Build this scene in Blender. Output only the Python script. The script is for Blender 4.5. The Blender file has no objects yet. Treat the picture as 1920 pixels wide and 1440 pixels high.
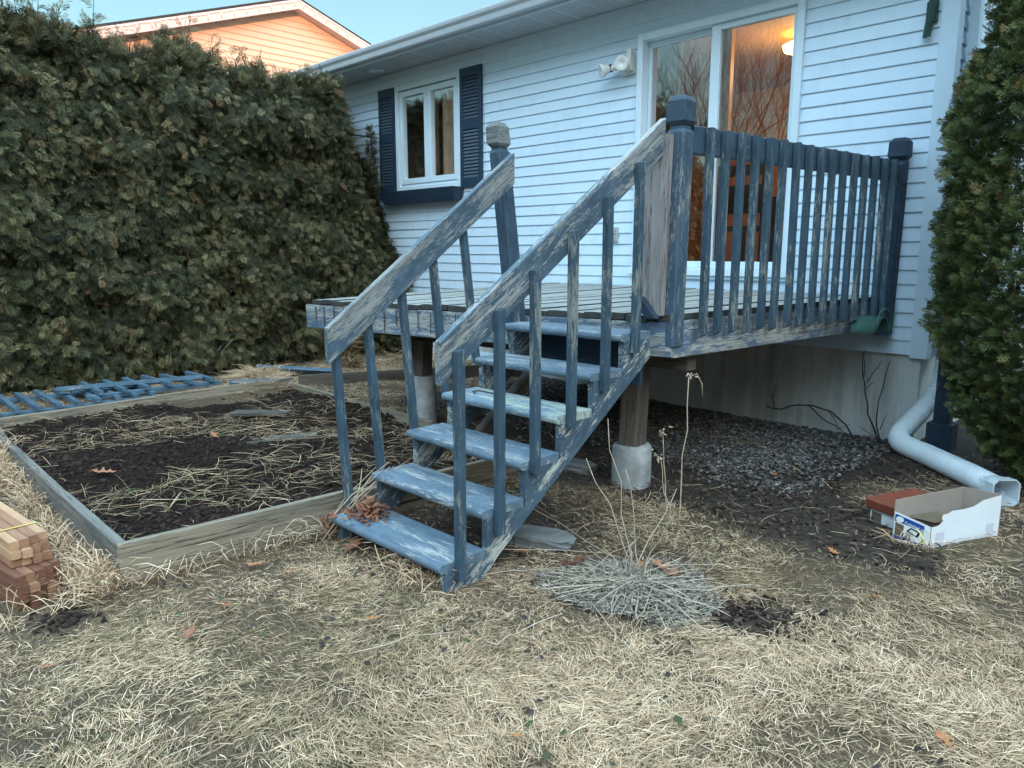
import bpy, bmesh, math, random
import numpy as np
from mathutils import Vector, Matrix

random.seed(7)
rng = np.random.default_rng(11)
S = bpy.context.scene
COL = S.collection
R = math.radians

# ------------------------------------------------------------------ camera
cam = bpy.data.cameras.new('camera')
co = bpy.data.objects.new('camera', cam); COL.objects.link(co)
cam.sensor_width = 36.0; cam.sensor_fit = 'HORIZONTAL'
cam.lens = 1400 / 1920 * 36
cam.clip_start = 0.05; cam.clip_end = 500
co.location = (0, 0, 1.4)
co.rotation_euler = (R(90 - 10.045), 0, R(45.24))
S.camera = co

# ------------------------------------------------------------------ light
SUN_EL, SUN_AZ = 8.0, 120.0                    # azimuth clockwise from +Y
W = bpy.data.worlds.new('World'); S.world = W; W.use_nodes = True
wn = W.node_tree.nodes; wl = W.node_tree.links
bg = wn['Background']
sky = wn.new('ShaderNodeTexSky'); sky.sky_type = 'NISHITA'; sky.sun_disc = False
sky.sun_elevation = R(SUN_EL); sky.sun_rotation = R(SUN_AZ)
sky.altitude = 50; sky.air_density = 1.0; sky.dust_density = 0.6; sky.ozone_density = 1.2
# dusk sky: cyan near the horizon, brightened and warmed overhead to lift the light on the ground
wtc = wn.new('ShaderNodeTexCoord'); wsx = wn.new('ShaderNodeSeparateXYZ'); wl.new(wtc.outputs['Generated'], wsx.inputs[0])
wr = wn.new('ShaderNodeValToRGB'); wr.color_ramp.interpolation = 'EASE'
e_ = wr.color_ramp.elements
e_[0].position = 0.0; e_[0].color = (0.047, 0.066, 0.066, 1)
e_[1].position = 0.36; e_[1].color = (0.066, 0.074, 0.068, 1)
k_ = e_.new(0.56); k_.color = (0.95, 0.88, 0.74, 1)
k_ = e_.new(1.0); k_.color = (1.0, 0.84, 0.62, 1)
wl.new(wsx.outputs['Z'], wr.inputs['Fac'])
wm_ = wn.new('ShaderNodeMix'); wm_.data_type = 'RGBA'; wm_.blend_type = 'MULTIPLY'; wm_.inputs[0].default_value = 1.0
wl.new(sky.outputs['Color'], wm_.inputs[6]); wl.new(wr.outputs['Color'], wm_.inputs[7])
wsc = wn.new('ShaderNodeVectorMath'); wsc.operation = 'SCALE'; wsc.inputs['Scale'].default_value = 3.2
wl.new(wm_.outputs[2], wsc.inputs[0]); wl.new(wsc.outputs[0], bg.inputs['Color'])
bg.inputs['Strength'].default_value = 0.15
sun = bpy.data.lights.new('sun', 'SUN'); so = bpy.data.objects.new('sun', sun); COL.objects.link(so)
sun.energy = 0.5; sun.angle = R(0.5); sun.color = (1.0, 0.52, 0.28)
sv = Vector((math.sin(R(SUN_AZ)) * math.cos(R(SUN_EL)), math.cos(R(SUN_AZ)) * math.cos(R(SUN_EL)), math.sin(R(SUN_EL))))
so.rotation_euler = (-sv).to_track_quat('-Z', 'Y').to_euler()
so.location = (20, 5, 20)
S.view_settings.view_transform = 'Standard'; S.view_settings.look = 'None'
S.view_settings.exposure = 2.85; S.view_settings.gamma = 1.0
S.cycles.use_denoising = True; S.cycles.denoising_prefilter = 'ACCURATE'; S.cycles.use_adaptive_sampling = False
S.cycles.max_bounces = 8; S.cycles.transparent_max_bounces = 16
S.cycles.sample_clamp_indirect = 6

# ------------------------------------------------------------------ numpy noise
def _hash(ix, iy, iz, seed):
    h = (ix.astype(np.int64) * 374761393 + iy.astype(np.int64) * 668265263 + iz.astype(np.int64) * 2147483647 + seed * 974634777) & 0xffffffff
    h = ((h ^ (h >> 13)) * 1274126177) & 0xffffffff
    h = (h ^ (h >> 16)) & 0xffffff
    return h / float(0xffffff)
def noise(x, y, z=0.0, seed=0):
    x = np.asarray(x, float); y = np.asarray(y, float); z = np.broadcast_to(np.asarray(z, float), x.shape)
    ix, iy, iz = np.floor(x), np.floor(y), np.floor(z)
    fx, fy, fz = x - ix, y - iy, z - iz
    fx, fy, fz = [f * f * (3 - 2 * f) for f in (fx, fy, fz)]
    r = 0
    for dx in (0, 1):
        for dy in (0, 1):
            for dz in (0, 1):
                w = (fx if dx else 1 - fx) * (fy if dy else 1 - fy) * (fz if dz else 1 - fz)
                r = r + w * _hash(ix + dx, iy + dy, iz + dz, seed)
    return r
def fbm(x, y, z=0.0, seed=0, o=3):
    r = 0; a = 0.5; t = 0
    for k in range(o):
        r = r + a * noise(np.asarray(x) * 2 ** k, np.asarray(y) * 2 ** k, np.asarray(z) * 2 ** k, seed + k); t += a; a *= 0.5
    return r / t
def ss(t): t = np.clip(t, 0, 1); return t * t * (3 - 2 * t)

def ground_z(x, y):
    x = np.asarray(x, float); y = np.asarray(y, float)
    return 0.14 * ss((-x - 3.8) / 3.0) + 0.03 * (noise(x * 0.9, y * 0.9, 0, 3) - 0.5) + 0.02 * (noise(x * 3, y * 3, 0, 5) - 0.5)
def gz(x, y): return float(ground_z(np.array([x]), np.array([y]))[0])

# ------------------------------------------------------------------ materials
MATS = {}
class NT:
    def __init__(s, name):
        m = bpy.data.materials.new(name); m.use_nodes = True
        s.m = m; s.t = m.node_tree; s.n = s.t.nodes; s.l = s.t.links
        s.b = s.n['Principled BSDF']; MATS[name] = m
        s.b.inputs['Specular IOR Level'].default_value = 0.3
    def node(s, typ, **kw):
        n = s.n.new(typ)
        for k, v in kw.items(): setattr(n, k, v)
        return n
    def link(s, a, b): s.l.new(a, b)
    def lc(s, scale=(1, 1, 1), rnd=0.0, kind='attr'):
        if kind == 'attr':
            a = s.node('ShaderNodeAttribute', attribute_name='lc'); v = a.outputs['Vector']
        else:
            a = s.node('ShaderNodeTexCoord'); v = a.outputs['Object']
        mp = s.node('ShaderNodeMapping'); mp.inputs['Scale'].default_value = scale
        s.link(v, mp.inputs['Vector']); return mp.outputs['Vector']
    def noise(s, vec, scale, detail=4, rough=0.6, dist=0.0):
        n = s.node('ShaderNodeTexNoise'); n.inputs['Scale'].default_value = scale
        n.inputs['Detail'].default_value = detail; n.inputs['Roughness'].default_value = rough
        n.inputs['Distortion'].default_value = dist
        s.link(vec, n.inputs['Vector']); return n.outputs['Fac']
    def ramp(s, fac, stops, interp='LINEAR'):
        r = s.node('ShaderNodeValToRGB'); r.color_ramp.interpolation = interp
        e = r.color_ramp.elements
        while len(e) > 1: e.remove(e[0])
        for i, (p, c) in enumerate(stops):
            k = e[0] if i == 0 else e.new(p)
            k.position = p
            k.color = (c, c, c, 1) if isinstance(c, (int, float)) else (*c, 1)
        s.link(fac, r.inputs['Fac']); return r.outputs['Color']
    def mix(s, f, a, b, mode='MIX'):
        n = s.node('ShaderNodeMix', data_type='RGBA', blend_type=mode)
        for v, k in ((f, 0), (a, 6), (b, 7)):
            if isinstance(v, (int, float)): n.inputs[k].default_value = v if k == 0 else (v, v, v, 1)
            elif isinstance(v, tuple): n.inputs[k].default_value = (*v, 1)
            else: s.link(v, n.inputs[k])
        return n.outputs[2]
    def math(s, op, a, b=0.5):
        n = s.node('ShaderNodeMath', operation=op)
        for v, k in ((a, 0), (b, 1)):
            if isinstance(v, (int, float)): n.inputs[k].default_value = v
            else: s.link(v, n.inputs[k])
        return n.outputs[0]
    def bump(s, h, strength=0.3, dist=0.01):
        b = s.node('ShaderNodeBump'); b.inputs['Strength'].default_value = strength; b.inputs['Distance'].default_value = dist
        s.link(h, b.inputs['Height']); s.link(b.outputs['Normal'], s.b.inputs['Normal'])
    def col(s, c):
        if isinstance(c, tuple): s.b.inputs['Base Color'].default_value = (*c, 1)
        else: s.link(c, s.b.inputs['Base Color'])
    def rough(s, v): s.b.inputs['Roughness'].default_value = v

def plain(name, c, rough=0.6, var=0.12, scale=8, metal=0.0, kind='attr'):
    t = NT(name); v = t.lc(kind=kind)
    f = t.noise(v, scale, 5)
    c2 = tuple(max(0, x * (1 - var * 2)) for x in c); c1 = tuple(min(1, x * (1 + var)) for x in c)
    t.col(t.ramp(f, [(0.3, c2), (0.7, c1)])); t.rough(rough); t.b.inputs['Metallic'].default_value = metal
    return t.m

def grain(t, scale_len=2.0, across=38.0):
    v = t.lc((scale_len, across, across))
    return t.noise(v, 1.0, 6, 0.65, 0.4)
def peeled(name, paint, wood, amt, low=1.0):
    """blue paint worn off in streaks along the board"""
    t = NT(name)
    g = grain(t)
    v1 = t.lc((15, 95, 95)); n1 = t.noise(v1, 1.0, 9, 0.75, 0.9)
    v2 = t.lc((1.8 * low, 9, 9)); n2 = t.noise(v2, 1.0, 5, 0.65, .6)
    m = t.math('ADD', t.math('MULTIPLY', n1, 0.50), t.math('MULTIPLY', n2, 0.50))
    mask = t.ramp(m, [(amt - 0.007, 1.0), (amt + 0.007, 0.0)])
    ck = t.math('ABSOLUTE', t.math('SUBTRACT', t.noise(t.lc((1.3, 55, 55)), 1.0, 4, .6), 0.5))
    crack = t.ramp(ck, [(0.006, 1.0), (0.016, 0.0)])
    woodc = t.ramp(g, [(0.28, tuple(x * 0.45 for x in wood)), (0.5, wood), (0.72, tuple(min(1, x * 1.25) for x in wood))])
    pf = t.noise(t.lc((4, 9, 9)), 2.0, 4)
    paintc = t.ramp(pf, [(0.3, tuple(x * 0.72 for x in paint)), (0.7, tuple(x * 1.22 for x in paint))])
    # chalky scuffs on the paint
    sc = t.ramp(t.noise(t.lc((5, 60, 60)), 1.0, 5, 0.7), [(0.62, 0.0), (0.74, 0.45)])
    paintc = t.mix(sc, paintc, (0.42, 0.48, 0.52))
    woodc = t.mix(crack, woodc, tuple(x * 0.18 for x in wood))
    t.col(t.mix(mask, paintc, woodc)); t.rough(0.62)
    h = t.math('ADD', t.math('MULTIPLY', mask, -0.5), t.math('MULTIPLY', g, 0.5))
    t.bump(h, 0.35, 0.004)
    return t.m
def woodmat(name, c, dark=0.4, light=1.2, stain=None, across=38, rough=0.75, cracks=.85):
    t = NT(name); g = grain(t, 2.0, across)
    cc = t.ramp(g, [(0.25, tuple(x * dark for x in c)), (0.5, c), (0.75, tuple(min(1, x * light) for x in c))])
    n2 = t.noise(t.lc((1.2, 5, 5)), 1.0, 4)
    cc = t.mix(t.ramp(n2, [(0.45, 0.0), (0.7, 0.55)]), cc, stain or tuple(x * 0.55 for x in c))
    ck = t.math('ABSOLUTE', t.math('SUBTRACT', t.noise(t.lc((1.1, 42, 42)), 1.0, 4, .6), 0.5))
    crack = t.ramp(ck, [(0.005, 1.0), (0.016, 0.0)])
    cc = t.mix(t.math('MULTIPLY', crack, cracks), cc, tuple(x * 0.15 for x in c))
    t.col(cc); t.rough(rough); t.bump(t.math('SUBTRACT', g, crack), 0.45, 0.005); return t.m

BLUE = (0.062, 0.099, 0.136)
M = {}
M['rail'] = peeled('paint_blue_peeling_rail', BLUE, (0.25, 0.255, 0.245), 0.487)
M['rail_worn'] = peeled('paint_blue_worn_rail', BLUE, (0.29, 0.30, 0.295), 0.492, 0.8)
M['baluster'] = peeled('paint_blue_baluster', (0.042, 0.076, 0.108), (0.21, 0.23, 0.215), 0.455)
M['stringer'] = peeled('paint_blue_stringer', BLUE, (0.46, 0.47, 0.43), 0.46, 1.6)
M['tread'] = peeled('paint_blue_tread', (0.108, 0.163, 0.218), (0.33, 0.36, 0.37), 0.455)
M['tread_pale'] = peeled('paint_pale_tread', (0.14, 0.215, 0.28), (0.38, 0.44, 0.40), 0.52)
M['rim'] = peeled('paint_rim_worn', (0.10, 0.15, 0.22), (0.37, 0.38, 0.37), 0.505, 1.6)
M['postblue'] = peeled('paint_post_blue', (0.056, 0.094, 0.14), (0.27, 0.27, 0.25), 0.445)
M['guard'] = peeled('paint_guard_navy', (0.038, 0.066, 0.10), (0.22, 0.24, 0.23), 0.40)
M['navy'] = peeled('paint_navy', (0.022, 0.042, 0.070), (0.12, 0.13, 0.13), 0.33)
M['newel'] = woodmat('weathered_grey_post', (0.30, 0.28, 0.28), 0.35, 1.3)
M['cap'] = woodmat('weathered_cap', (0.17, 0.185, 0.18), 0.35, 1.4, (0.08, 0.12, 0.14))
M['deckwood'] = peeled('deck_board_wood', (0.17, 0.22, 0.26), (0.34, 0.355, 0.335), 0.56)
M['deckend'] = woodmat('deck_board_ends', (0.06, 0.062, 0.06))
M['bed'] = woodmat('bed_board', (0.27, 0.228, 0.17), 0.5, 1.3, (0.12, 0.115, 0.10), 26)
M['bedgrey'] = woodmat('bed_board_grey', (0.20, 0.188, 0.168), 0.5, 1.25, (0.11, 0.12, 0.12), 20)
M['plank'] = woodmat('rotten_plank', (0.12, 0.11, 0.098), 0.5, 1.3)
M['brownbeam'] = woodmat('brown_beam', (0.13, 0.105, 0.085), 0.5, 1.2)
M['postwood'] = woodmat('support_post', (0.12, 0.10, 0.085), 0.4, 1.3)
M['lumber'] = woodmat('new_lumber_brown', (0.33, 0.175, 0.105), 0.6, 1.25, (0.24, 0.10, 0.06), 24, .6, .0)
M['lumber2'] = woodmat('new_lumber_tan', (0.52, 0.33, 0.20), 0.7, 1.2, (0.48, 0.24, 0.12), 24, .6, .0)
M['lumber3'] = woodmat('new_lumber_dark', (0.19, 0.083, 0.053), 0.6, 1.25, (0.14, 0.06, 0.04), 24, .6, .0)
M['fence'] = peeled('paint_bright_blue', (0.075, 0.135, 0.19), (0.30, 0.34, 0.36), 0.42)
M['vinyl'] = plain('vinyl_siding', (0.60, 0.74, 0.87), 0.42, 0.035, 1.2)
def vinyl_mat():
    t = NT('vinyl_siding_weathered'); v = t.lc()
    a = t.noise(t.lc((.5, 1, 3)), 1.0, 4); b = t.noise(t.lc((9, 9, 1.2)), 1.0, 5, .65)
    c = t.ramp(a, [(.3, (0.57, 0.71, 0.845)), (.7, (0.62, 0.76, 0.89))])
    c = t.mix(t.ramp(b, [(.52, 0.0), (.78, .30)]), c, (0.36, 0.42, 0.46))
    t.col(c); t.rough(.42); t.bump(t.noise(t.lc((1.2, 1, 6)), 1.0, 3), .12, .02); return t.m
M['vinyl'] = vinyl_mat()
M['trim'] = plain('white_trim', (0.62, 0.75, 0.87), 0.38, 0.03, 2)
M['frame'] = plain('pvc_frame', (0.66, 0.78, 0.87), 0.35, 0.03, 3)
M['aluminium'] = plain('grey_track', (0.30, 0.30, 0.32), 0.4, 0.08, 6)
M['shutter'] = plain('shutter_navy', (0.022, 0.048, 0.085), 0.5, 0.1, 5)
M['slat'] = plain('shutter_slat', (0.05, 0.075, 0.11), 0.45, 0.1, 5)
M['dark'] = plain('dark_void', (0.012, 0.012, 0.013), 0.9, 0.1)
M['gutter'] = plain('gutter_paint', (0.55, 0.60, 0.67), 0.3, 0.05, 2)
M['shingle'] = plain('roof_shingle', (0.05, 0.048, 0.047), 0.9, 0.3, 30)
M['pier'] = plain('concrete_pier', (0.36, 0.37, 0.37), 0.85, 0.25, 9)
M['slab'] = plain('slab_stone', (0.16, 0.165, 0.165), 0.85, 0.2, 9)
M['hose'] = plain('corrugated_pvc', (0.74, 0.82, 0.88), 0.4, 0.06, 4)
M['card'] = plain('cardboard_inside', (0.33, 0.275, 0.235), 0.8, 0.06, 6)
M['carton'] = plain('carton_white', (0.76, 0.79, 0.83), 0.5, 0.03, 5)
M['tape'] = plain('clear_tape', (0.60, 0.62, 0.68), 0.25, 0.03, 5)
M['labelblue'] = plain('label_blue', (0.02, 0.075, 0.30), 0.4, 0.03)
M['labelwhite'] = plain('label_white', (0.78, 0.80, 0.78), 0.4, 0.03)
M['labelyellow'] = plain('label_yellow', (0.62, 0.66, 0.16), 0.4, 0.03)
M['labelbrown'] = plain('label_brown', (0.17, 0.13, 0.09), 0.4, 0.2)
M['black'] = plain('black_plastic', (0.015, 0.015, 0.017), 0.4, 0.1)
M['terracotta'] = plain('tray_brown', (0.20, 0.058, 0.036), 0.42, 0.1, 5)
M['strap'] = plain('yellow_strap', (0.72, 0.52, 0.14), 0.4, 0.04)
M['green'] = plain('green_metal', (0.035, 0.10, 0.085), 0.4, 0.3, 6)
M['greyplastic'] = plain('grey_plastic', (0.42, 0.45, 0.47), 0.4, 0.06)
M['cream'] = plain('cream_plastic', (0.62, 0.62, 0.57), 0.4, 0.05)
M['bark'] = plain('bark', (0.065, 0.048, 0.038), 0.9, 0.3, 14)
M['twig'] = plain('twig', (0.045, 0.035, 0.035), 0.8, 0.2, 14)
M['stalk'] = plain('dry_stalk', (0.46, 0.37, 0.27), 0.7, 0.2, 14)
M['curtain'] = plain('curtain_brown', (0.55, 0.40, 0.28), 0.9, 0.15, 6)
M['curtain2'] = plain('curtain_tan', (0.34, 0.29, 0.22), 0.9, 0.15, 6)
M['roomwall'] = plain('room_wall', (0.58, 0.345, 0.165), 0.7, 0.06, 2)
M['roomwood'] = plain('room_trim', (0.52, 0.29, 0.10), 0.5, 0.1, 5)
M['chair'] = plain('chair_dark', (0.018, 0.013, 0.012), 0.5, 0.1)
M['pinkvinyl'] = plain('neighbour_siding', (0.76, 0.50, 0.36), 0.5, 0.04, 1.5)
M['pinktrim'] = plain('neighbour_trim', (0.74, 0.56, 0.53), 0.45, 0.03, 2)
M['steel'] = plain('rusty_steel', (0.05, 0.04, 0.035), 0.5, 0.2)
M['bulb'] = plain('clear_bulb', (0.75, 0.76, 0.76), 0.15, 0.02)

def foundation_mat():
    t = NT('foundation_concrete')
    v = t.lc((1, 1, 1)); a = t.noise(v, 60, 3, 0.7)
    st = t.noise(t.lc((7, 7, 0.5)), 1.0, 6, 0.6)
    base = t.ramp(a, [(0.3, (0.50, 0.51, 0.505)), (0.7, (0.62, 0.63, 0.62))])
    c = t.mix(t.ramp(st, [(0.45, 0.0), (0.68, 0.75)]), base, (0.25, 0.25, 0.22))
    gr = t.ramp(t.noise(t.lc((1.3, 1.3, 0.6)), 1.5, 4), [(0.52, 0.0), (0.7, 0.5)])
    c = t.mix(gr, c, (0.20, 0.20, 0.13))
    t.col(c); t.rough(0.9); t.bump(a, 0.35, 0.004); return t.m
M['foundation'] = foundation_mat()

def soffit_mat():
    t = NT('soffit_perforated')
    v = t.lc((1, 1, 1))
    sx = t.node('ShaderNodeSeparateXYZ'); t.link(v, sx.inputs[0])
    def cell(o, f):
        m = t.math('FRACT', t.math('MULTIPLY', o, f)); return m
    cx = cell(sx.outputs['X'], 1 / 0.028); cy = cell(sx.outputs['Y'], 1 / 0.05)
    hx = t.math('LESS_THAN', t.math('ABSOLUTE', t.math('SUBTRACT', cx, 0.5)), 0.24)
    hy = t.math('LESS_THAN', t.math('ABSOLUTE', t.math('SUBTRACT', cy, 0.5)), 0.33)
    slot = t.math('MULTIPLY', hx, hy)
    px = cell(sx.outputs['X'], 1 / 0.30)
    rib = t.math('GREATER_THAN', px, 0.94)
    slot = t.math('MULTIPLY', slot, t.math('SUBTRACT', 1.0, rib))
    c = t.mix(slot, (0.62, 0.66, 0.70), (0.17, 0.18, 0.19))
    t.col(c); t.rough(0.5)
    t.bump(t.math('SUBTRACT', rib, slot), 0.5, 0.006)
    return t.m
M['soffit'] = soffit_mat()

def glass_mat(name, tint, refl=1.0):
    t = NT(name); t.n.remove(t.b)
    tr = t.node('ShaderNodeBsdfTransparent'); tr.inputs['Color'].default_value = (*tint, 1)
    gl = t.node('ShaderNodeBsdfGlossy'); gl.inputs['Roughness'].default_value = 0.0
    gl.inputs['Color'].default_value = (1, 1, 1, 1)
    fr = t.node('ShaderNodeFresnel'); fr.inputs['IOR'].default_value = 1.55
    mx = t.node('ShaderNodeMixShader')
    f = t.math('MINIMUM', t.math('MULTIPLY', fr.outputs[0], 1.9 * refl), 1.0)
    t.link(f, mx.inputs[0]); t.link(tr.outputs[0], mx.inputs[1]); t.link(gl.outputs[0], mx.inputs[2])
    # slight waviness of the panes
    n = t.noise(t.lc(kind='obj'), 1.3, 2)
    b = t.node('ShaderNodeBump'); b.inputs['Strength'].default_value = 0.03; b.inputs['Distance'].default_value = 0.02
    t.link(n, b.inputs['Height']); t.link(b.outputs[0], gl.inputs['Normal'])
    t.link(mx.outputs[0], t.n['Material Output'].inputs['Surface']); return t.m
M['glass'] = glass_mat('door_glass', (0.88, 0.88, 0.88), 2.7)
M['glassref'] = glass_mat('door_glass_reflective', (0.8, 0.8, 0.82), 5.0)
M['winglass'] = glass_mat('window_glass', (0.9, 0.9, 0.9), 0.22)

def lampmat():
    t = NT('lamp_glow'); t.b.inputs['Emission Color'].default_value = (1.0, 0.62, 0.16, 1)
    t.b.inputs['Emission Strength'].default_value = 2.0; t.col((0.8, 0.6, 0.3)); return t.m
M['lamp'] = lampmat()

def tintmat(name, stops, rough=0.8, transl=0.0, spec=0.2):
    """colour read per blade / frond / leaf from the 'tint' attribute"""
    t = NT(name)
    a = t.node('ShaderNodeAttribute', attribute_name='tint')
    t.col(t.ramp(a.outputs['Fac'], stops)); t.rough(rough)
    t.b.inputs['Specular IOR Level'].default_value = spec
    return t.m
M['grass'] = tintmat('dry_grass', [(0.0, (0.06, 0.042, 0.028)), (0.12, (0.10, 0.10, 0.040)), (0.2, (0.21, 0.19, 0.085)), (0.27, (0.25, 0.168, 0.108)), (0.6, (0.57, 0.39, 0.25)), (0.85, (0.78, 0.57, 0.38)), (1.0, (0.88, 0.72, 0.53))])
M['straw'] = tintmat('soil_straw', [(0.0, (0.12, 0.08, 0.052)), (0.3, (0.28, 0.195, 0.12)), (0.75, (0.56, 0.41, 0.26)), (0.92, (0.68, 0.55, 0.39)), (1.0, (0.16, 0.22, 0.08))])
M['greyplant'] = tintmat('grey_dead_plant', [(0.0, (0.05, 0.042, 0.035)), (0.5, (0.27, 0.235, 0.20)), (1.0, (0.50, 0.41, 0.31))])
M['hedge'] = tintmat('hedge_foliage', [(0.0, (0.010, 0.012, 0.007)), (0.32, (0.026, 0.030, 0.014)), (0.62, (0.072, 0.072, 0.033)), (0.88, (0.225, 0.20, 0.10)), (1.0, (0.18, 0.115, 0.06))], 0.6)
M['cedar'] = tintmat('cedar_foliage', [(0.0, (0.022, 0.030, 0.014)), (0.35, (0.048, 0.066, 0.025)), (0.75, (0.115, 0.138, 0.046)), (0.93, (0.21, 0.215, 0.075)), (1.0, (0.17, 0.11, 0.05))], 0.6)
M['leaf'] = tintmat('oak_leaf', [(0.0, (0.10, 0.045, 0.030)), (0.4, (0.24, 0.10, 0.055)), (0.75, (0.33, 0.16, 0.10)), (1.0, (0.40, 0.175, 0.075))], 0.7)
M['litter'] = tintmat('leaf_litter', [(0.0, (0.035, 0.026, 0.020)), (0.5, (0.09, 0.06, 0.045)), (0.85, (0.17, 0.11, 0.085)), (1.0, (0.30, 0.22, 0.15))], 0.85)
M['clover'] = tintmat('clover', [(0.0, (0.028, 0.022, 0.02)), (0.6, (0.06, 0.045, 0.04)), (1.0, (0.055, 0.085, 0.03))], 0.7)
M['stone'] = tintmat('gravel_stone', [(0.0, (0.045, 0.042, 0.040)), (0.5, (0.115, 0.11, 0.107)), (0.9, (0.26, 0.255, 0.25)), (1.0, (0.38, 0.37, 0.35))], 0.85)
M['clod'] = tintmat('soil_clod', [(0.0, (0.010, 0.007, 0.006)), (1.0, (0.046, 0.030, 0.025))], 0.95)

def ground_mat():
    t = NT('ground_thatch')
    v = t.lc(kind='obj')
    mp = t.node('ShaderNodeMapping'); mp.inputs['Rotation'].default_value = (0, 0, 0.8); mp.inputs['Scale'].default_value = (18, 90, 1)
    t.link(v, mp.inputs['Vector'])
    a = t.noise(mp.outputs[0], 1.0, 5, 0.7, 1.5); b = t.noise(v, 2.2, 4)
    c = t.ramp(a, [(0.3, (0.028, 0.021, 0.015)), (0.5, (0.11, 0.076, 0.048)), (0.7, (0.34, 0.235, 0.145))])
    c = t.mix(t.ramp(b, [(0.5, 0.0), (0.72, 0.7)]), c, (0.055, 0.042, 0.03))
    s = t.node('ShaderNodeAttribute', attribute_name='soil')
    d = t.ramp(t.noise(v, 26, 5, 0.75), [(0.3, (0.022, 0.017, 0.014)), (0.7, (0.075, 0.057, 0.045))])
    c = t.mix(s.outputs['Fac'], c, d)
    t.col(c); t.rough(0.95); t.bump(t.noise(v, 40, 5, 0.8), 0.8, 0.02); return t.m
M['ground'] = ground_mat()
def soil_mat():
    t = NT('dark_soil'); v = t.lc(kind='obj')
    a = t.noise(v, 22, 8, 0.75)
    t.col(t.ramp(a, [(0.3, (0.010, 0.007, 0.006)), (0.72, (0.044, 0.029, 0.024))])); t.rough(1.0)
    t.b.inputs['Specular IOR Level'].default_value = 0.1
    t.bump(t.noise(v, 55, 6, 0.8), 1.0, 0.02); return t.m
M['soil'] = soil_mat()

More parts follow.
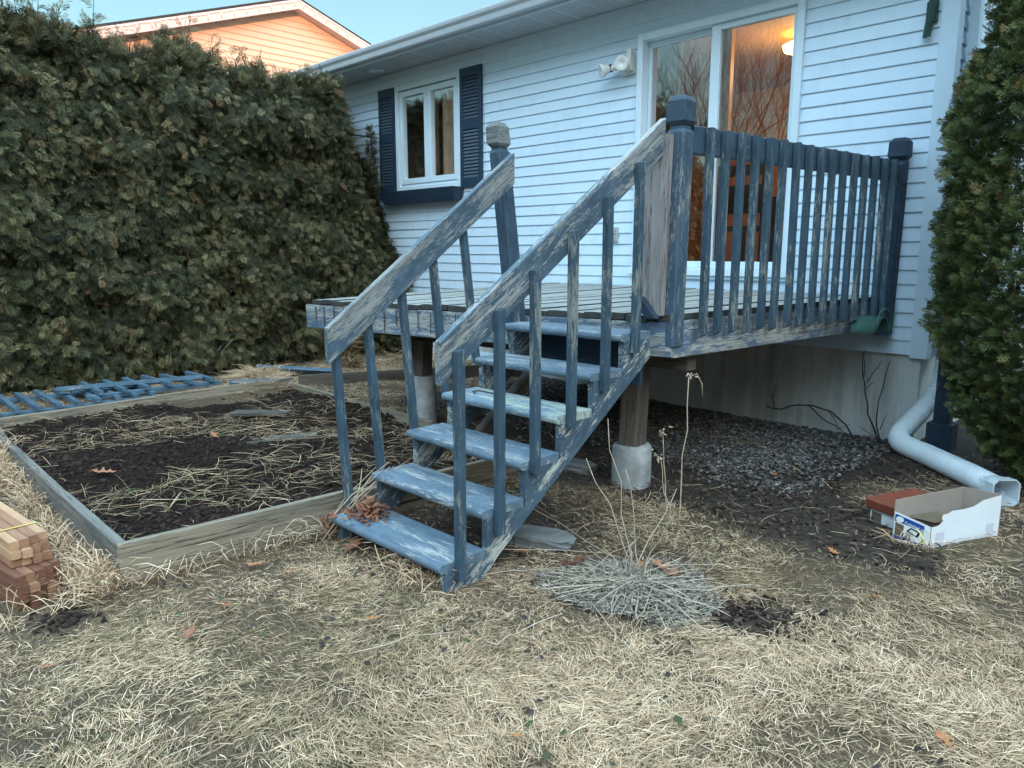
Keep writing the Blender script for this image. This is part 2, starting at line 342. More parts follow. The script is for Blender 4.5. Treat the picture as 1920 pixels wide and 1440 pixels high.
# ------------------------------------------------------------------ mesh builder
V3 = lambda p: np.array(p, float)
class MB:
    def __init__(s): s.v = []; s.f = []; s.lc = []; s.mi = []; s.sm = []
    def add(s, verts, faces, lc=None, mi=0, sm=False):
        b = len(s.v); s.v += [tuple(map(float, p)) for p in verts]
        if lc is None: lc = verts
        o = rng.uniform(-40, 40, 3)
        s.lc += [tuple(np.array(p, float) + o) for p in lc]
        s.f += [tuple(i + b for i in f) for f in faces]
        s.mi += [mi] * len(faces); s.sm += [sm] * len(faces)
    def beam(s, p0, p1, w, t, side=(0, 0, 1), mi=0, cut0=None, cut1=None, ch=0.0):
        """board from p0 to p1 (centre line), width w along `side`, thickness t; cut = plane normal of the end cut"""
        p0, p1 = V3(p0), V3(p1); a = p1 - p0; L = np.linalg.norm(a); a = a / L
        sd = V3(side); sd = sd - a * (sd @ a); sd /= np.linalg.norm(sd); n = np.cross(a, sd)
        hw, ht = w / 2, t / 2; c = min(ch, hw * 0.9, ht * 0.9)
        if c > 0: prof = [(-hw + c, -ht), (hw - c, -ht), (hw, -ht + c), (hw, ht - c), (hw - c, ht), (-hw + c, ht), (-hw, ht - c), (-hw, -ht + c)]
        else: prof = [(-hw, -ht), (hw, -ht), (hw, ht), (-hw, ht)]
        vs = []; lcs = []
        for base, cut, l0 in ((p0, cut0, 0.0), (p1, cut1, L)):
            for q in prof:
                pt = base + sd * q[0] + n * q[1]
                if cut is not None:
                    cn = V3(cut); d = ((base - pt) @ cn) / (a @ cn); pt = pt + a * d
                vs.append(pt); lcs.append((l0 if cut is None else (pt - p0) @ a, q[0], q[1]))
        k = len(prof)
        fs = [tuple(reversed(range(k))), tuple(range(k, 2 * k))] + [(i, (i + 1) % k, k + (i + 1) % k, k + i) for i in range(k)]
        s.add(vs, fs, lcs, mi)
    def box(s, x0, x1, y0, y1, z0, z1, mi=0):
        d = (x1 - x0, y1 - y0, z1 - z0); k = int(np.argmax(d))
        c = [(x0 + x1) / 2, (y0 + y1) / 2, (z0 + z1) / 2]
        lo = list(c); hi = list(c); lo[k] = (x0, y0, z0)[k]; hi[k] = (x1, y1, z1)[k]
        i, j = [q for q in range(3) if q != k]
        sd = [0, 0, 0]; sd[i] = 1
        s.beam(lo, hi, d[i], d[j], sd, mi)
    def prism(s, poly, ax, a0, a1, mi=0, sm=False):
        """polygon in the two other axes extruded along axis ax"""
        o = [q for q in range(3) if q != ax]; k = len(poly); vs = []
        for a in (a0, a1):
            for p in poly:
                q = [0, 0, 0]; q[ax] = a; q[o[0]] = p[0]; q[o[1]] = p[1]; vs.append(q)
        fs = [tuple(range(k)), tuple(reversed(range(k, 2 * k)))] + [(i, k + i, k + (i + 1) % k, (i + 1) % k) for i in range(k)]
        lcs = [(v[o[0]], v[o[1]], v[ax]) for v in vs] if ax == 0 and False else None
        s.add(vs, fs, lcs, mi, sm)
    def tube(s, pts, r, n=6, mi=0, sm=True, caps=True):
        pts = [V3(p) for p in pts]; rs = r if hasattr(r, '__len__') else [r] * len(pts)
        vs = []; lcs = []; L = 0; up = V3((0.31, 0.17, 0.93))
        for i, p in enumerate(pts):
            t = pts[min(i + 1, len(pts) - 1)] - pts[max(i - 1, 0)]; t = t / (np.linalg.norm(t) + 1e-9)
            if abs(t @ up) > 0.97: up = V3((1, 0, 0))
            u = np.cross(t, up); u /= np.linalg.norm(u); w = np.cross(u, t)
            if i: L += np.linalg.norm(p - pts[i - 1])
            for k in range(n):
                an = 2 * math.pi * k / n
                vs.append(p + (u * math.cos(an) + w * math.sin(an)) * rs[i]); lcs.append((L, math.cos(an) * rs[i], math.sin(an) * rs[i]))
        fs = []
        for i in range(len(pts) - 1):
            for k in range(n):
                fs.append((i * n + k, i * n + (k + 1) % n, (i + 1) * n + (k + 1) % n, (i + 1) * n + k))
        if caps: fs += [tuple(reversed(range(n))), tuple(range((len(pts) - 1) * n, len(pts) * n))]
        s.add(vs, fs, lcs, mi, sm)
    def lathe(s, prof, c, axis, n=20, mi=0):
        """prof: (radius, distance along axis)"""
        a = V3(axis); a /= np.linalg.norm(a); u = np.cross(a, V3((0.2, 0.9, 0.37))); u /= np.linalg.norm(u); w = np.cross(a, u); c = V3(c)
        vs = []
        for r_, h in prof:
            for k in range(n):
                an = 2 * math.pi * k / n; vs.append(c + a * h + (u * math.cos(an) + w * math.sin(an)) * max(r_, 1e-4))
        fs = [(i * n + k, i * n + (k + 1) % n, (i + 1) * n + (k + 1) % n, (i + 1) * n + k) for i in range(len(prof) - 1) for k in range(n)]
        s.add(vs, fs, None, mi, True)
    def quad(s, a, b, c, d, mi=0): s.add([a, b, c, d], [(0, 1, 2, 3)], None, mi)
    def build(s, name, mats, parent=None, bevel=0.0):
        me = bpy.data.meshes.new(name); me.from_pydata(s.v, [], s.f)
        at = me.attributes.new('lc', 'FLOAT_VECTOR', 'POINT'); at.data.foreach_set('vector', np.array(s.lc, np.float32).ravel())
        for m in (mats if isinstance(mats, (list, tuple)) else [mats]): me.materials.append(M[m])
        me.polygons.foreach_set('material_index', s.mi); me.polygons.foreach_set('use_smooth', s.sm)
        bm = bmesh.new(); bm.from_mesh(me); bmesh.ops.recalc_face_normals(bm, faces=bm.faces); bm.to_mesh(me); bm.free()
        return link(name, me, parent, bevel)
def root_loc(o):
    l = Vector((0, 0, 0))
    while o is not None: l += o.location; o = o.parent
    return l
def link(name, me, parent=None, bevel=0.0):
    o = bpy.data.objects.new(name, me); COL.objects.link(o)
    if parent is not None: o.parent = parent; o.location = -root_loc(parent)
    if bevel:
        b = o.modifiers.new('edge', 'BEVEL'); b.width = bevel; b.segments = 2; b.limit_method = 'ANGLE'; b.angle_limit = R(40)
    return o
def tag(o, label, cat, group=None):
    o['label'] = label; o['category'] = cat
    if group: o['group'] = group
    return o
def thing(name, label, cat, loc=(0, 0, 0), group=None):
    o = bpy.data.objects.new(name, None); COL.objects.link(o); o.location = loc; o.empty_display_size = 0.1
    return tag(o, label, cat, group)
def struct(o, kind='structure'): o['kind'] = kind; return o
def fast_mesh(name, verts, faces, mat, tint=None, parent=None, smooth=False, tint_domain='POINT', lc=False):
    """big meshes from arrays; faces (n,k) all same size"""
    me = bpy.data.meshes.new(name); n, k = faces.shape
    me.vertices.add(len(verts)); me.vertices.foreach_set('co', np.asarray(verts, np.float32).ravel())
    me.loops.add(n * k); me.loops.foreach_set('vertex_index', np.asarray(faces, np.int32).ravel())
    me.polygons.add(n); me.polygons.foreach_set('loop_start', np.arange(0, n * k, k, dtype=np.int32))
    me.polygons.foreach_set('loop_total', np.full(n, k, np.int32))
    if smooth: me.polygons.foreach_set('use_smooth', np.ones(n, bool))
    if tint is not None:
        a = me.attributes.new('tint', 'FLOAT', 'POINT'); a.data.foreach_set('value', np.asarray(tint, np.float32))
    me.materials.append(M[mat]); me.update(calc_edges=True); me.validate()
    return link(name, me, parent)

# ------------------------------------------------------------------ ground
WY = 5.85                                     # house wall plane
BX0, BX1, BY0, BY1 = -6.42, -3.27, 0.93, 3.42  # raised bed
def under_deck(x, y):  # soil / gravel zone weight
    return ss((y - 3.15 - 0.25 * (noise(x * 2, y * 2, 0, 21) - .5)) / 0.35) * ss((x + 5.0) / 0.5) * ss((-0.9 - x + (noise(x * 2, y * 2, 0, 22) - .5)) / 0.5)
def bare(x, y):
    """0 lawn .. 1 bare earth"""
    x = np.asarray(x, float); y = np.asarray(y, float)
    b = under_deck(x, y)
    for cx, cy, r in ((-1.27, 2.52, .16), (-1.18, 2.62, .10), (-3.09, .67, .10), (-1.5, 1.42, .05), (-2.3, 0.95, .05)):
        d = np.hypot(x - cx, y - cy) + 0.08 * (noise(x * 9, y * 9, 0, 31) - .5)
        b = np.maximum(b, ss((r - d) / 0.05))
    b = np.maximum(b, ss(1.15 - np.hypot((x + 2.65) / 0.75, (y - 2.6) / 0.95)))     # beneath the stairs
    b = np.maximum(b, 0.35 * ss((noise(x * 1.7, y * 1.7, 0, 33) - 0.58) / 0.15))
    b = np.maximum(b, 0.7 * ss((-7.45 - x) / 0.4))
    return b
def build_ground():
    def grid(xs, ys):
        X, Y = np.meshgrid(xs, ys, indexing='ij'); return X, Y
    xs = np.unique(np.concatenate([np.linspace(-300, -30, 10), np.linspace(-30, -10, 21), np.linspace(-10, 3, 131), np.linspace(3, 30, 28), np.linspace(30, 300, 10)]))
    ys = np.unique(np.concatenate([np.linspace(-300, -30, 10), np.linspace(-30, -3, 28), np.linspace(-3, 9, 121), np.linspace(9, 30, 22), np.linspace(30, 300, 10)]))
    X, Y = grid(xs, ys); Z = ground_z(X, Y)
    nx, ny = X.shape
    v = np.stack([X, Y, Z], -1).reshape(-1, 3)
    i = np.arange(nx * ny).reshape(nx, ny)
    f = np.stack([i[:-1, :-1], i[1:, :-1], i[1:, 1:], i[:-1, 1:]], -1).reshape(-1, 4)
    o = fast_mesh('ground', v, f, 'ground', smooth=True)
    a = o.data.attributes.new('soil', 'FLOAT', 'POINT'); a.data.foreach_set('value', bare(X, Y).astype(np.float32).ravel())
    struct(o)
build_ground()

# ------------------------------------------------------------------ house
house = thing('house', 'white vinyl sided bungalow with grey gutter, navy shuttered window and sliding patio door', 'house', (-5.2, WY, 0))
HX0, HX1, HY1 = -10.6, -1.69, 13.5
SID0 = 0.66; PIT = 0.1016; TOPZ = 3.575
DOOR = (-4.262, -2.722, 1.165, 3.312)          # opening outer
WIN = (-7.915, -6.705, 2.14, 3.395)
def siding(mb, u0, u1, z0, z1, openings, face):
    """face(u, out, z) -> point. real lapped courses, two per panel"""
    k = 0; z = z0
    while z < z1 - 1e-4:
        zt = min(z + PIT, z1)
        spans = [(u0, u1, z, zt)]
        for (a, b, c, d) in openings:
            new = []
            for (s0, s1, q0, q1) in spans:
                if q1 <= c or q0 >= d or s1 <= a or s0 >= b: new.append((s0, s1, q0, q1)); continue
                if s0 < a: new.append((s0, a, q0, q1))
                if s1 > b: new.append((b, s1, q0, q1))
                if q0 < c: new.append((max(s0, a), min(s1, b), q0, c))
                if q1 > d: new.append((max(s0, a), min(s1, b), d, q1))
            spans = new
        for (s0, s1, q0, q1) in spans:
            def out(zz):
                t = (zz - z) / PIT
                return 0.017 - 0.012 * t
            n = max(1, int((s1 - s0) / 0.8))
            us = np.linspace(s0, s1, n + 1)
            wob = [0.0012 * math.sin(u * 2.1 + k) + 0.0012 * (noise(np.array([u * 1.3]), np.array([k * 3.7]))[0] - .5) for u in us]
            vs = []
            for u, w_ in zip(us, wob):
                vs += [face(u, 0.0, q0), face(u, out(q0) - 0.001, q0), face(u, out(q0), q0 + 0.004), face(u, out(q1) + (w_ if q1 - q0 > .09 else 0), q1)]
            fs = []
            for i in range(n):
                for j in range(3): fs.append((i * 4 + j, i * 4 + j + 1, (i + 1) * 4 + j + 1, (i + 1) * 4 + j))
            mb.add(vs, fs)
        z = zt; k += 1
mb = MB()
siding(mb, HX0, HX1 - 0.05, SID0, TOPZ, [DOOR, WIN], lambda u, o, z: (u, WY - o, z))
mb.build('wall', 'vinyl', house)
mb = MB()
siding(mb, WY + 0.05, HY1, SID0, 4.9, [], lambda u, o, z: (HX1 + o, u, z))
mb.build('wall', 'vinyl', house)
mb = MB()
mb.box(HX0, HX0 + 0.1, WY + 0.05, HY1, SID0, TOPZ); mb.box(HX0, HX1 - .02, HY1 - .1, HY1, SID0, TOPZ)
mb.build('wall', 'vinyl', house)
mb = MB(); mb.box(HX0 + .02, HX1 - .025, WY + .012, HY1 - .15, -0.4, SID0 + .03); mb.build('foundation', 'foundation', house)
mb = MB()   # dark backing behind the siding so nothing shines through
mb.box(HX0 + .11, WIN[0], WY + .03, WY + .08, SID0 + .04, TOPZ); mb.box(WIN[1], DOOR[0], WY + .03, WY + .08, SID0 + .04, TOPZ); mb.box(WIN[0], WIN[1], WY + .03, WY + .08, SID0 + .04, WIN[2]); mb.box(WIN[0], WIN[1], WY + .03, WY + .08, WIN[3], TOPZ)
mb.box(DOOR[1], HX1 - .01, WY + .03, WY + .08, SID0 + .04, TOPZ)
mb.build('wall_sheathing', 'dark', house)['kind'] = 'stuff'
# corner trim: two legs
mb = MB()
mb.box(HX1 - .095, HX1 + .022, WY - .024, WY + .001, SID0 - .02, TOPZ); mb.box(HX1, HX1 + .022, WY + .0015, WY + .085, SID0 - .02, 3.7)
mb.build('corner_trim', 'trim', house, 0.003)
# wall cap trim below the soffit
mb = MB(); mb.box(HX0, HX1 - .1, WY - .022, WY, TOPZ - .05, TOPZ); mb.build('frieze_trim', 'trim', house, 0.002)
# eaves
EY = 5.36; EX0, EX1 = -10.75, -1.2
mb = MB(); mb.box(EX0 + .01, EX1, EY + .012, WY + .03, 3.578, 3.59); sof = mb.build('soffit', 'soffit', house)
mb = MB()
for k in range(3):
    pass
mb.lathe([(0.0, 0.0), (0.062, -.002), (0.066, -.012), (0.09, -.014), (0.098, -.006), (0.1, 0.0)], (-8.03, 5.62, 3.577), (0, 0, 1), 24)
mb.build('round_vent', 'trim', sof)
mb = MB(); mb.box(EX0, EX1, EY - .008, EY + .012, 3.575, 3.70); mb.build('fascia', 'trim', house)
mb = MB()   # K style gutter
prof = [(EY - .012, 3.60), (EY - .075, 3.60), (EY - .082, 3.612), (EY - .092, 3.655), (EY - .115, 3.682), (EY - .122, 3.705), (EY - .122, 3.722), (EY - .112, 3.722), (EY - .112, 3.708), (EY - .012, 3.66)]
mb.prism(prof, 0, EX0 - .02, EX1)
for x in np.arange(EX0 + .3, EX1, 0.48):
    mb.box(x - .012, x + .012, EY - .118, EY + .02, 3.7225, 3.733)
mb.build('gutter', 'gutter', house, 0.003)
mb = MB()
def slab(p0, p1, p2, p3, th):
    a = [V3(q) for q in (p0, p1, p2, p3)]; d = V3((0, 0, -th))
    mb.add(a + [q + d for q in a], [(0, 1, 2, 3), (7, 6, 5, 4), (0, 4, 5, 1), (1, 5, 6, 2), (2, 6, 7, 3), (3, 7, 4, 0)])
RY = (WY + HY1) / 2; RZ = 3.74 + (RY - EY) * 0.33
slab((EX0, EY - .04, 3.742), (EX1, EY - .04, 3.742), (EX1, RY, RZ), (EX0, RY, RZ), .05)
slab((EX0, RY, RZ), (EX1, RY, RZ), (EX1, HY1 + .5, 3.74), (EX0, HY1 + .5, 3.74), .05)
mb.build('roof', 'shingle', house)
mb = MB(); mb.prism([(WY, TOPZ), (HY1, TOPZ), (RY, RZ - .12)], 0, HX0 + .02, HX0 + .1); mb.build('gable_wall', 'vinyl', house)
# white downspout on the side wall
mb = MB(); mb.box(HX1 + .03, HX1 + .095, WY + .15, WY + .235, 0.60, 3.66)
for z in (1.1, 2.4, 3.3): mb.box(HX1 + .018, HX1 + .099, WY + .14, WY + .245, z, z + .03)
mb.build('downspout', 'trim', house, 0.006)

# ---- window
wx0, wx1, wz0, wz1 = WIN
mb = MB()
fw = 0.055; yo = WY - .04
mb.box(wx0 - .012, wx1 + .012, yo, WY + .02, wz1 - fw, wz1 + .006); mb.box(wx0 - .012, wx1 + .012, yo, WY + .02, wz0, wz0 + fw)
mb.box(wx0 - .012, wx0 + fw, yo + .0015, WY + .02, wz0 + fw, wz1 - fw); mb.box(wx1 - fw, wx1 + .012, yo + .0015, WY + .02, wz0 + fw, wz1 - fw)
mb.box(wx0 + fw, wx1 - fw, WY - .008, WY + .06, wz0 + fw, wz0 + fw + .03)
win = mb.build('window', 'frame', house, 0.004)
wm = (wx0 + wx1) / 2; sf = 0.065
for a, b in ((wx0 + fw + .004, wm - .002), (wm + .002, wx1 - fw - .004)):
    mb = MB(); z0, z1 = wz0 + fw + .032, wz1 - fw - .012; y0, y1 = WY - .022, WY + .04
    mb.box(a, b, y0, y1, z1 - sf, z1); mb.box(a, b, y0, y1, z0, z0 + sf)
    mb.box(a, a + sf, y0 + .001, y1, z0 + sf, z1 - sf); mb.box(b - sf, b, y0 + .001, y1, z0 + sf, z1 - sf)
    mb.build('sash', 'frame', win, 0.004)
    mb = MB(); mb.quad((a + sf, WY + .012, z0 + sf), (b - sf, WY + .012, z0 + sf), (b - sf, WY + .012, z1 - sf), (a + sf, WY + .012, z1 - sf))
    mb.build('pane', 'winglass', win)
# room box behind the window
mb = MB()
mb.box(wx0 - .3, wx1 + .3, WY + 1.4, WY + 1.45, wz0 - .4, wz1 + .2); mb.box(wx0 - .35, wx0 - .3, WY + .1, WY + 1.4, wz0 - .4, wz1 + .2)
mb.box(wx1 + .3, wx1 + .35, WY + .1, WY + 1.4, wz0 - .4, wz1 + .2); mb.box(wx0 - .3, wx1 + .3, WY + .1, WY + 1.4, wz0 - .45, wz0 - .4)
mb.box(wx0 - .3, wx1 + .3, WY + .1, WY + 1.4, wz1 + .2, wz1 + .25)
mb.build('bedroom_interior', 'card', house)
def curtain(x0, x1, y, z0, z1, mat, label):
    n = 60; vs = []; fs = []
    for i in range(n + 1):
        x = x0 + (x1 - x0) * i / n
        d = .018 * math.sin(i * 0.9) + .012 * math.sin(i * 0.37 + 1)
        vs += [(x, y + d, z0), (x, y + d * .8, z1)]
    for i in range(n): fs.append((2 * i, 2 * i + 2, 2 * i + 3, 2 * i + 1))
    m = MB(); m.add(vs, fs, None, 0, True); o = m.build('curtain', mat); tag(o, label, 'curtain', 'curtains behind the glass')
curtain(wx0 + .36, wx0 + .6, WY + .16, wz0 - .1, wz1, 'curtain', 'dark brown curtain behind the left pane of the shuttered window')
curtain(wx0 + .7, wx1 + .1, WY + .13, wz0 - .1, wz1, 'curtain', 'brown curtain in folds behind the right pane of the shuttered window')
# shutters
def shutter(x0, x1, z0, z1):
    m = MB(); y0 = WY - .048; y1 = WY - .018; st = .05
    m.box(x0, x0 + st, y0, y1, z0, z1); m.box(x1 - st, x1, y0, y1, z0, z1)
    zm = z0 + (z1 - z0) * .53
    for a, b in ((z0, z0 + .10), (zm - .055, zm + .055), (z1 - .10, z1)): m.box(x0 + st, x1 - st, y0 + .001, y1, a, b)
    m.box(x0 + st, x1 - st, y1 - .006, y1 - .001, z0 + .10, z1 - .1)
    sh = m.build('shutter', 'shutter', house, 0.004)
    m = MB()
    for a, b in ((z0 + .10, zm - .055), (zm + .055, z1 - .10)):
        n = int((b - a) / .036)
        for k in range(n):
            z = a + (k + .5) * (b - a) / n
            m.beam((x0 + st, WY - .036, z), (x1 - st, WY - .036, z), .034, .007, (0, -.45, -1))
    m.build('louvres', 'slat', sh)
shutter(-8.268, -7.93, 2.135, 3.40); shutter(-6.692, -6.335, 2.125, 3.412)
# flower box under the window
mb = MB()
x0, x1 = -8.12, -6.66; yb = WY - .02; yf = WY - .20
A = [(x0, yf, 2.135), (x1, yf, 2.135), (x1, yb, 2.135), (x0, yb, 2.135), (x0 + .06, yf + .05, 1.985), (x1 - .03, yf + .05, 1.985), (x1 - .03, yb, 1.985), (x0 + .06, yb, 1.985)]
mb.add(A, [(0, 1, 5, 4), (1, 2, 6, 5), (2, 3, 7, 6), (3, 0, 4, 7), (4, 5, 6, 7), (0, 3, 2, 1)], [(p[0], p[1], p[2]) for p in A])
mb.build('flower_box', 'navy', house, 0.004)
# twin floodlight
mb = MB()
mb.box(-4.43, -4.29, WY - .05, WY - .012, 2.99, 3.15); mb.box(-4.335, -4.285, WY - .11, WY - .05, 3.01, 3.19)
fl = mb.build('floodlight', 'cream', house, 0.006)
def flood(base, head, d):
    m = MB(); m.tube([base, head], [.026, .03], 12); m.build('lamp_arm', 'cream', fl)
    m = MB(); m.lathe([(.0, -.03), (.032, -.03), (.036, -.02), (.034, .0)], head, d, 18); m.build('lamp_socket', 'black', fl)
    m = MB(); m.lathe([(.032, .0), (.038, .02), (.058, .06), (.066, .075), (.064, .082), (.058, .086), (.03, .072), (.0, .06)], head, d, 24)
    m.build('bulb', 'bulb', fl)
flood((-4.40, WY - .06, 3.07), (-4.515, WY - .12, 3.05), (-.55, -.75, -.3))
flood((-4.36, WY - .06, 3.08), (-4.35, WY - .12, 3.07), (.35, -.9, -.18))
# outlet
mb = MB(); mb.box(-4.55, -4.44, WY - .035, WY - .012, 1.49, 1.63); out = mb.build('outlet', 'greyplastic', house, 0.004)
mb = MB()
for z in (1.53, 1.59): mb.prism([(WY - .075, z - .022), (WY - .035, z - .022), (WY - .035, z + .03), (WY - .06, z + .026)], 0, -4.525, -4.465)
mb.build('outlet_cover', 'greyplastic', out, 0.004)
# green bracket high on the corner
mb = MB()
mb.beam((-1.865, WY - .05, 2.83), (-1.84, WY - .05, 3.09), .035, .006, (1, -.5, 0)); mb.beam((-1.84, WY - .075, 2.83), (-1.815, WY - .075, 3.09), .035, .006, (1, .6, 0))
mb.box(-1.87, -1.80, WY - .045, WY - .018, 2.93, 3.06)
mb.build('wall_bracket', 'green', house)
# low part of the wall behind the deck at the left: basement window
mb = MB(); mb.box(-7.75, -7.0, WY - .012, WY + .03, 0.29, 0.64); bw = mb.build('basement_window', 'dark', house)
mb = MB(); mb.box(-7.41, -7.37, WY - .03, WY - .0125, .28, .65); mb.box(-7.78, -6.96, WY - .03, WY - .0125, .25, .28); mb.build('frame', 'frame', bw)
mb = MB(); siding(mb, -8.6, -5.5, -0.05, 0.25, [], lambda u, o, z: (u, WY + .006 - o, z)); mb.build('skirting', 'vinyl', house)

# ---- patio door
dx0, dx1, dz0, dz1 = DOOR
mb = MB(); yo = WY - .045; yi = WY + .11
mb.box(dx0, dx0 + .06, yo, yi, dz0 + .09, dz1); mb.box(dx1 - .06, dx1, yo, yi, dz0 + .09, dz1)
mb.box(dx0 + .06, dx1 - .06, yo + .001, yi, dz1 - .06, dz1); mb.box(dx0 - .02, dx1 + .02, yo - .02, yi, dz0 + .03, dz0 + .09)
mb.box(dx0 - .01, dx1 + .01, yo + .004, WY + .02, dz0, dz0 + .03)
door = mb.build('patio_door', 'frame', house, 0.005)
def panel(a, b, y0, y1, sw, sl, sr, z0, z1, name, mat='frame', gl='glass'):
    m = MB(); m.box(a, a + sl, y0, y1, z0, z1); m.box(b - sr, b, y0, y1, z0, z1)
    m.box(a + sl, b - sr, y0 + .001, y1, z1 - sw, z1); m.box(a + sl, b - sr, y0 + .001, y1, z0, z0 + sw * 1.2)
    m.build(name, mat, door, 0.004)
    m = MB(); ym = (y0 + y1) / 2
    m.quad((a + sl, ym, z0 + sw), (b - sr, ym, z0 + sw), (b - sr, ym, z1 - sw), (a + sl, ym, z1 - sw)); m.build('pane', gl, door)
zb, zt = dz0 + .092, dz1 - .062
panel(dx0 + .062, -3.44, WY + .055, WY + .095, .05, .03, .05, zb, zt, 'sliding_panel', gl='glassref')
panel(-3.53, dx1 - .062, WY - .012, WY + .045, .05, .085, .035, zb, zt, 'fixed_panel')
mb = MB(); mb.box(-3.445, -3.405, WY + .046, WY + .10, zb, zt); mb.box(dx1 - .09, dx1 - .063, WY + .046, WY + .1, zb, zt); mb.build('screen_track', 'aluminium', door)
# room behind the patio door
RX0, RX1, RYb = -6.3, -2.2, 9.4
mb = MB()
mb.box(RX0, RX1, RYb, RYb + .05, 1.1, 3.62); mb.box(RX0 - .05, RX0, WY + .12, RYb, 1.1, 3.62); mb.box(RX1, RX1 + .05, WY + .12, RYb, 1.1, 3.62)
mb.box(RX0, RX1, WY + .12, RYb, 3.45, 3.5)
mb.box(DOOR[1] + .002, RX1, WY + .09, WY + .12, 1.1, 3.5); mb.box(RX0, DOOR[0] - .002, WY + .09, WY + .12, 1.1, 3.5)
mb.box(RX0, RX1, WY + .09, RYb, 1.12, 1.17, 1)
mb.box(DOOR[0] - .002, DOOR[1] + .002, WY + .125, WY + .16, 3.3, 3.45)
mb.build('room_interior', ['roomwall', 'roomwood'], house)
mb = MB(); mb.box(-3.87, -3.77, 6.55, 6.65, 1.17, 3.45); mb.build('room_post', 'roomwood', house, 0.004)
mb = MB(); mb.box(-5.6, -4.4, 9.35, 9.39, 1.17, 3.1); mb.box(-5.7, -5.6, 9.33, 9.39, 1.17, 3.2); mb.box(-4.4, -4.3, 9.33, 9.39, 1.17, 3.2); mb.box(-5.7, -4.3, 9.33, 9.39, 3.1, 3.2)
mb.build('room_doorway', 'roomwood', house)
curtain(-4.17, -3.93, WY + .17, 1.2, 3.26, 'curtain2', 'tan curtain hanging inside the left pane of the patio door')
lampt = thing('pendant_lamp', 'glowing yellow ceiling lamp inside the patio door', 'lamp', (-3.4, 7.25, 3.3))
mb = MB(); mb.lathe([(.0, .05), (.06, .06), (.19, .0), (.17, -.05), (.0, -.09)], (-3.42, 7.3, 3.34), (0, 0, 1), 20); mb.build('lamp_shade', 'lamp', lampt)
mb = MB(); mb.tube([(-3.42, 7.3, 3.39), (-3.42, 7.3, 3.46)], .012, 8); mb.build('lamp_rod', 'steel', lampt)
pl = bpy.data.lights.new('room_light', 'POINT'); pl.energy = 5; pl.color = (1.0, 0.68, 0.36); pl.shadow_soft_size = 0.12
po = bpy.data.objects.new('room_light', pl); COL.objects.link(po); po.parent = lampt; po.location = (-.02, .05, -.12)
# chairs
def chair(cx, cy, rz, label, first=[None]):
    if first[0] is None:
        t = thing('dining_chair', label, 'chair', (0, 0, 0), 'dark chairs inside the patio door')
        m = MB(); m.box(-.22, .22, -.22, .22, .42, .47); m.build('seat', 'chair', t, 0.01)
        m = MB()
        m.box(-.22, -.18, .18, .22, .47, 1.02); m.box(.18, .22, .18, .22, .47, 1.02); m.box(-.18, .18, .185, .215, .92, 1.02); m.box(-.18, .18, .19, .21, .58, .84)
        m.build('backrest', 'chair', t, 0.006)
        for sx in (-1, 1):
            for sy in (-1, 1):
                m = MB(); m.box(sx * .2 - .02, sx * .2 + .02, sy * .2 - .02, sy * .2 + .02, 0, .42); m.build('leg', 'chair', t, 0.003)
        first[0] = t
    else:
        t = first[0].copy(); COL.objects.link(t); t['label'] = label
        for c in list(first[0].children):
            d = c.copy(); COL.objects.link(d); d.parent = t
    t.location = (cx, cy, 1.17); t.rotation_euler = (0, 0, rz)
chair(-3.55, 6.75, math.pi, 'dark wooden chair facing into the room just behind the patio door glass')
chair(-3.0, 7.5, 0.3, 'dark wooden chair deeper in the room beside the table')
tb = thing('dining_table', 'dark dining table in the room behind the patio door', 'table', (-3.1, 7.1, 1.17))
mb = MB(); mb.box(-3.5, -2.6, 6.95, 7.9, 1.88, 1.92); mb.build('table_top', 'chair', tb, 0.005)
for sx in (-3.45, -2.65):
    for sy in (7.0, 7.85):
        mb = MB(); mb.box(sx - .03, sx + .03, sy - .03, sy + .03, 1.17, 1.88); mb.build('leg', 'chair', tb)

# ------------------------------------------------------------------ deck
deck = thing('deck', 'raised wooden deck with peeling blue paint against the white house wall', 'deck', (-3.8, 4.5, 0))
DZ = 1.08
FR = V3((-2.2, 3.38, DZ - .012)); FL = V3((-5.42, 3.13, 1.02)); BR = V3((-1.965, 5.82, DZ)); BL = V3((-5.30, 5.82, DZ + .005))
mb = MB(); n = 23
for i in range(n):
    a, b = i / n, (i + 1) / n
    f0, f1 = FL + (FR - FL) * a, FL + (FR - FL) * b; b0, b1 = BL + (BR - BL) * a, BL + (BR - BL) * b
    g = 0.004
    df = (f1 - f0) / np.linalg.norm(f1 - f0) * g; db = (b1 - b0) / np.linalg.norm(b1 - b0) * g
    ov = V3((0, -1, 0)) * (rng.uniform(0.0, 0.035)); dz = V3((0, 0, rng.uniform(-.006, .006)))
    dz2 = V3((0, 0, rng.uniform(-.004, .004))); th = V3((0, 0, -.034))
    t = [f0 + df + ov + dz, f1 - df + ov + dz, b1 - db + dz2, b0 + db + dz2]
    # slight crown so the boards read one by one
    mid0 = (t[0] + t[1]) / 2 + V3((0, 0, .0025)); mid1 = (t[2] + t[3]) / 2 + V3((0, 0, .0025))
    vs = [t[0], mid0, t[1], t[2], mid1, t[3]] + [q + th for q in (t[0], t[1], t[2], t[3])]
    Lb = np.linalg.norm(t[3] - t[0]); w = .14
    lc = [(0, 0, 0), (0, w / 2, 0), (0, w, 0), (Lb, w, 0), (Lb, w / 2, 0), (Lb, 0, 0), (0, 0, -.03), (0, w, -.03), (Lb, w, -.03), (Lb, 0, -.03)]
    b_ = len(mb.v)
    mb.add(vs, [(0, 1, 4, 5), (1, 2, 3, 4)], lc, 0)
    mb.add(vs, [(0, 6, 7, 2, 1), (2, 7, 8, 3), (5, 4, 3, 8, 9), (0, 5, 9, 6), (6, 9, 8, 7)], lc, 1)
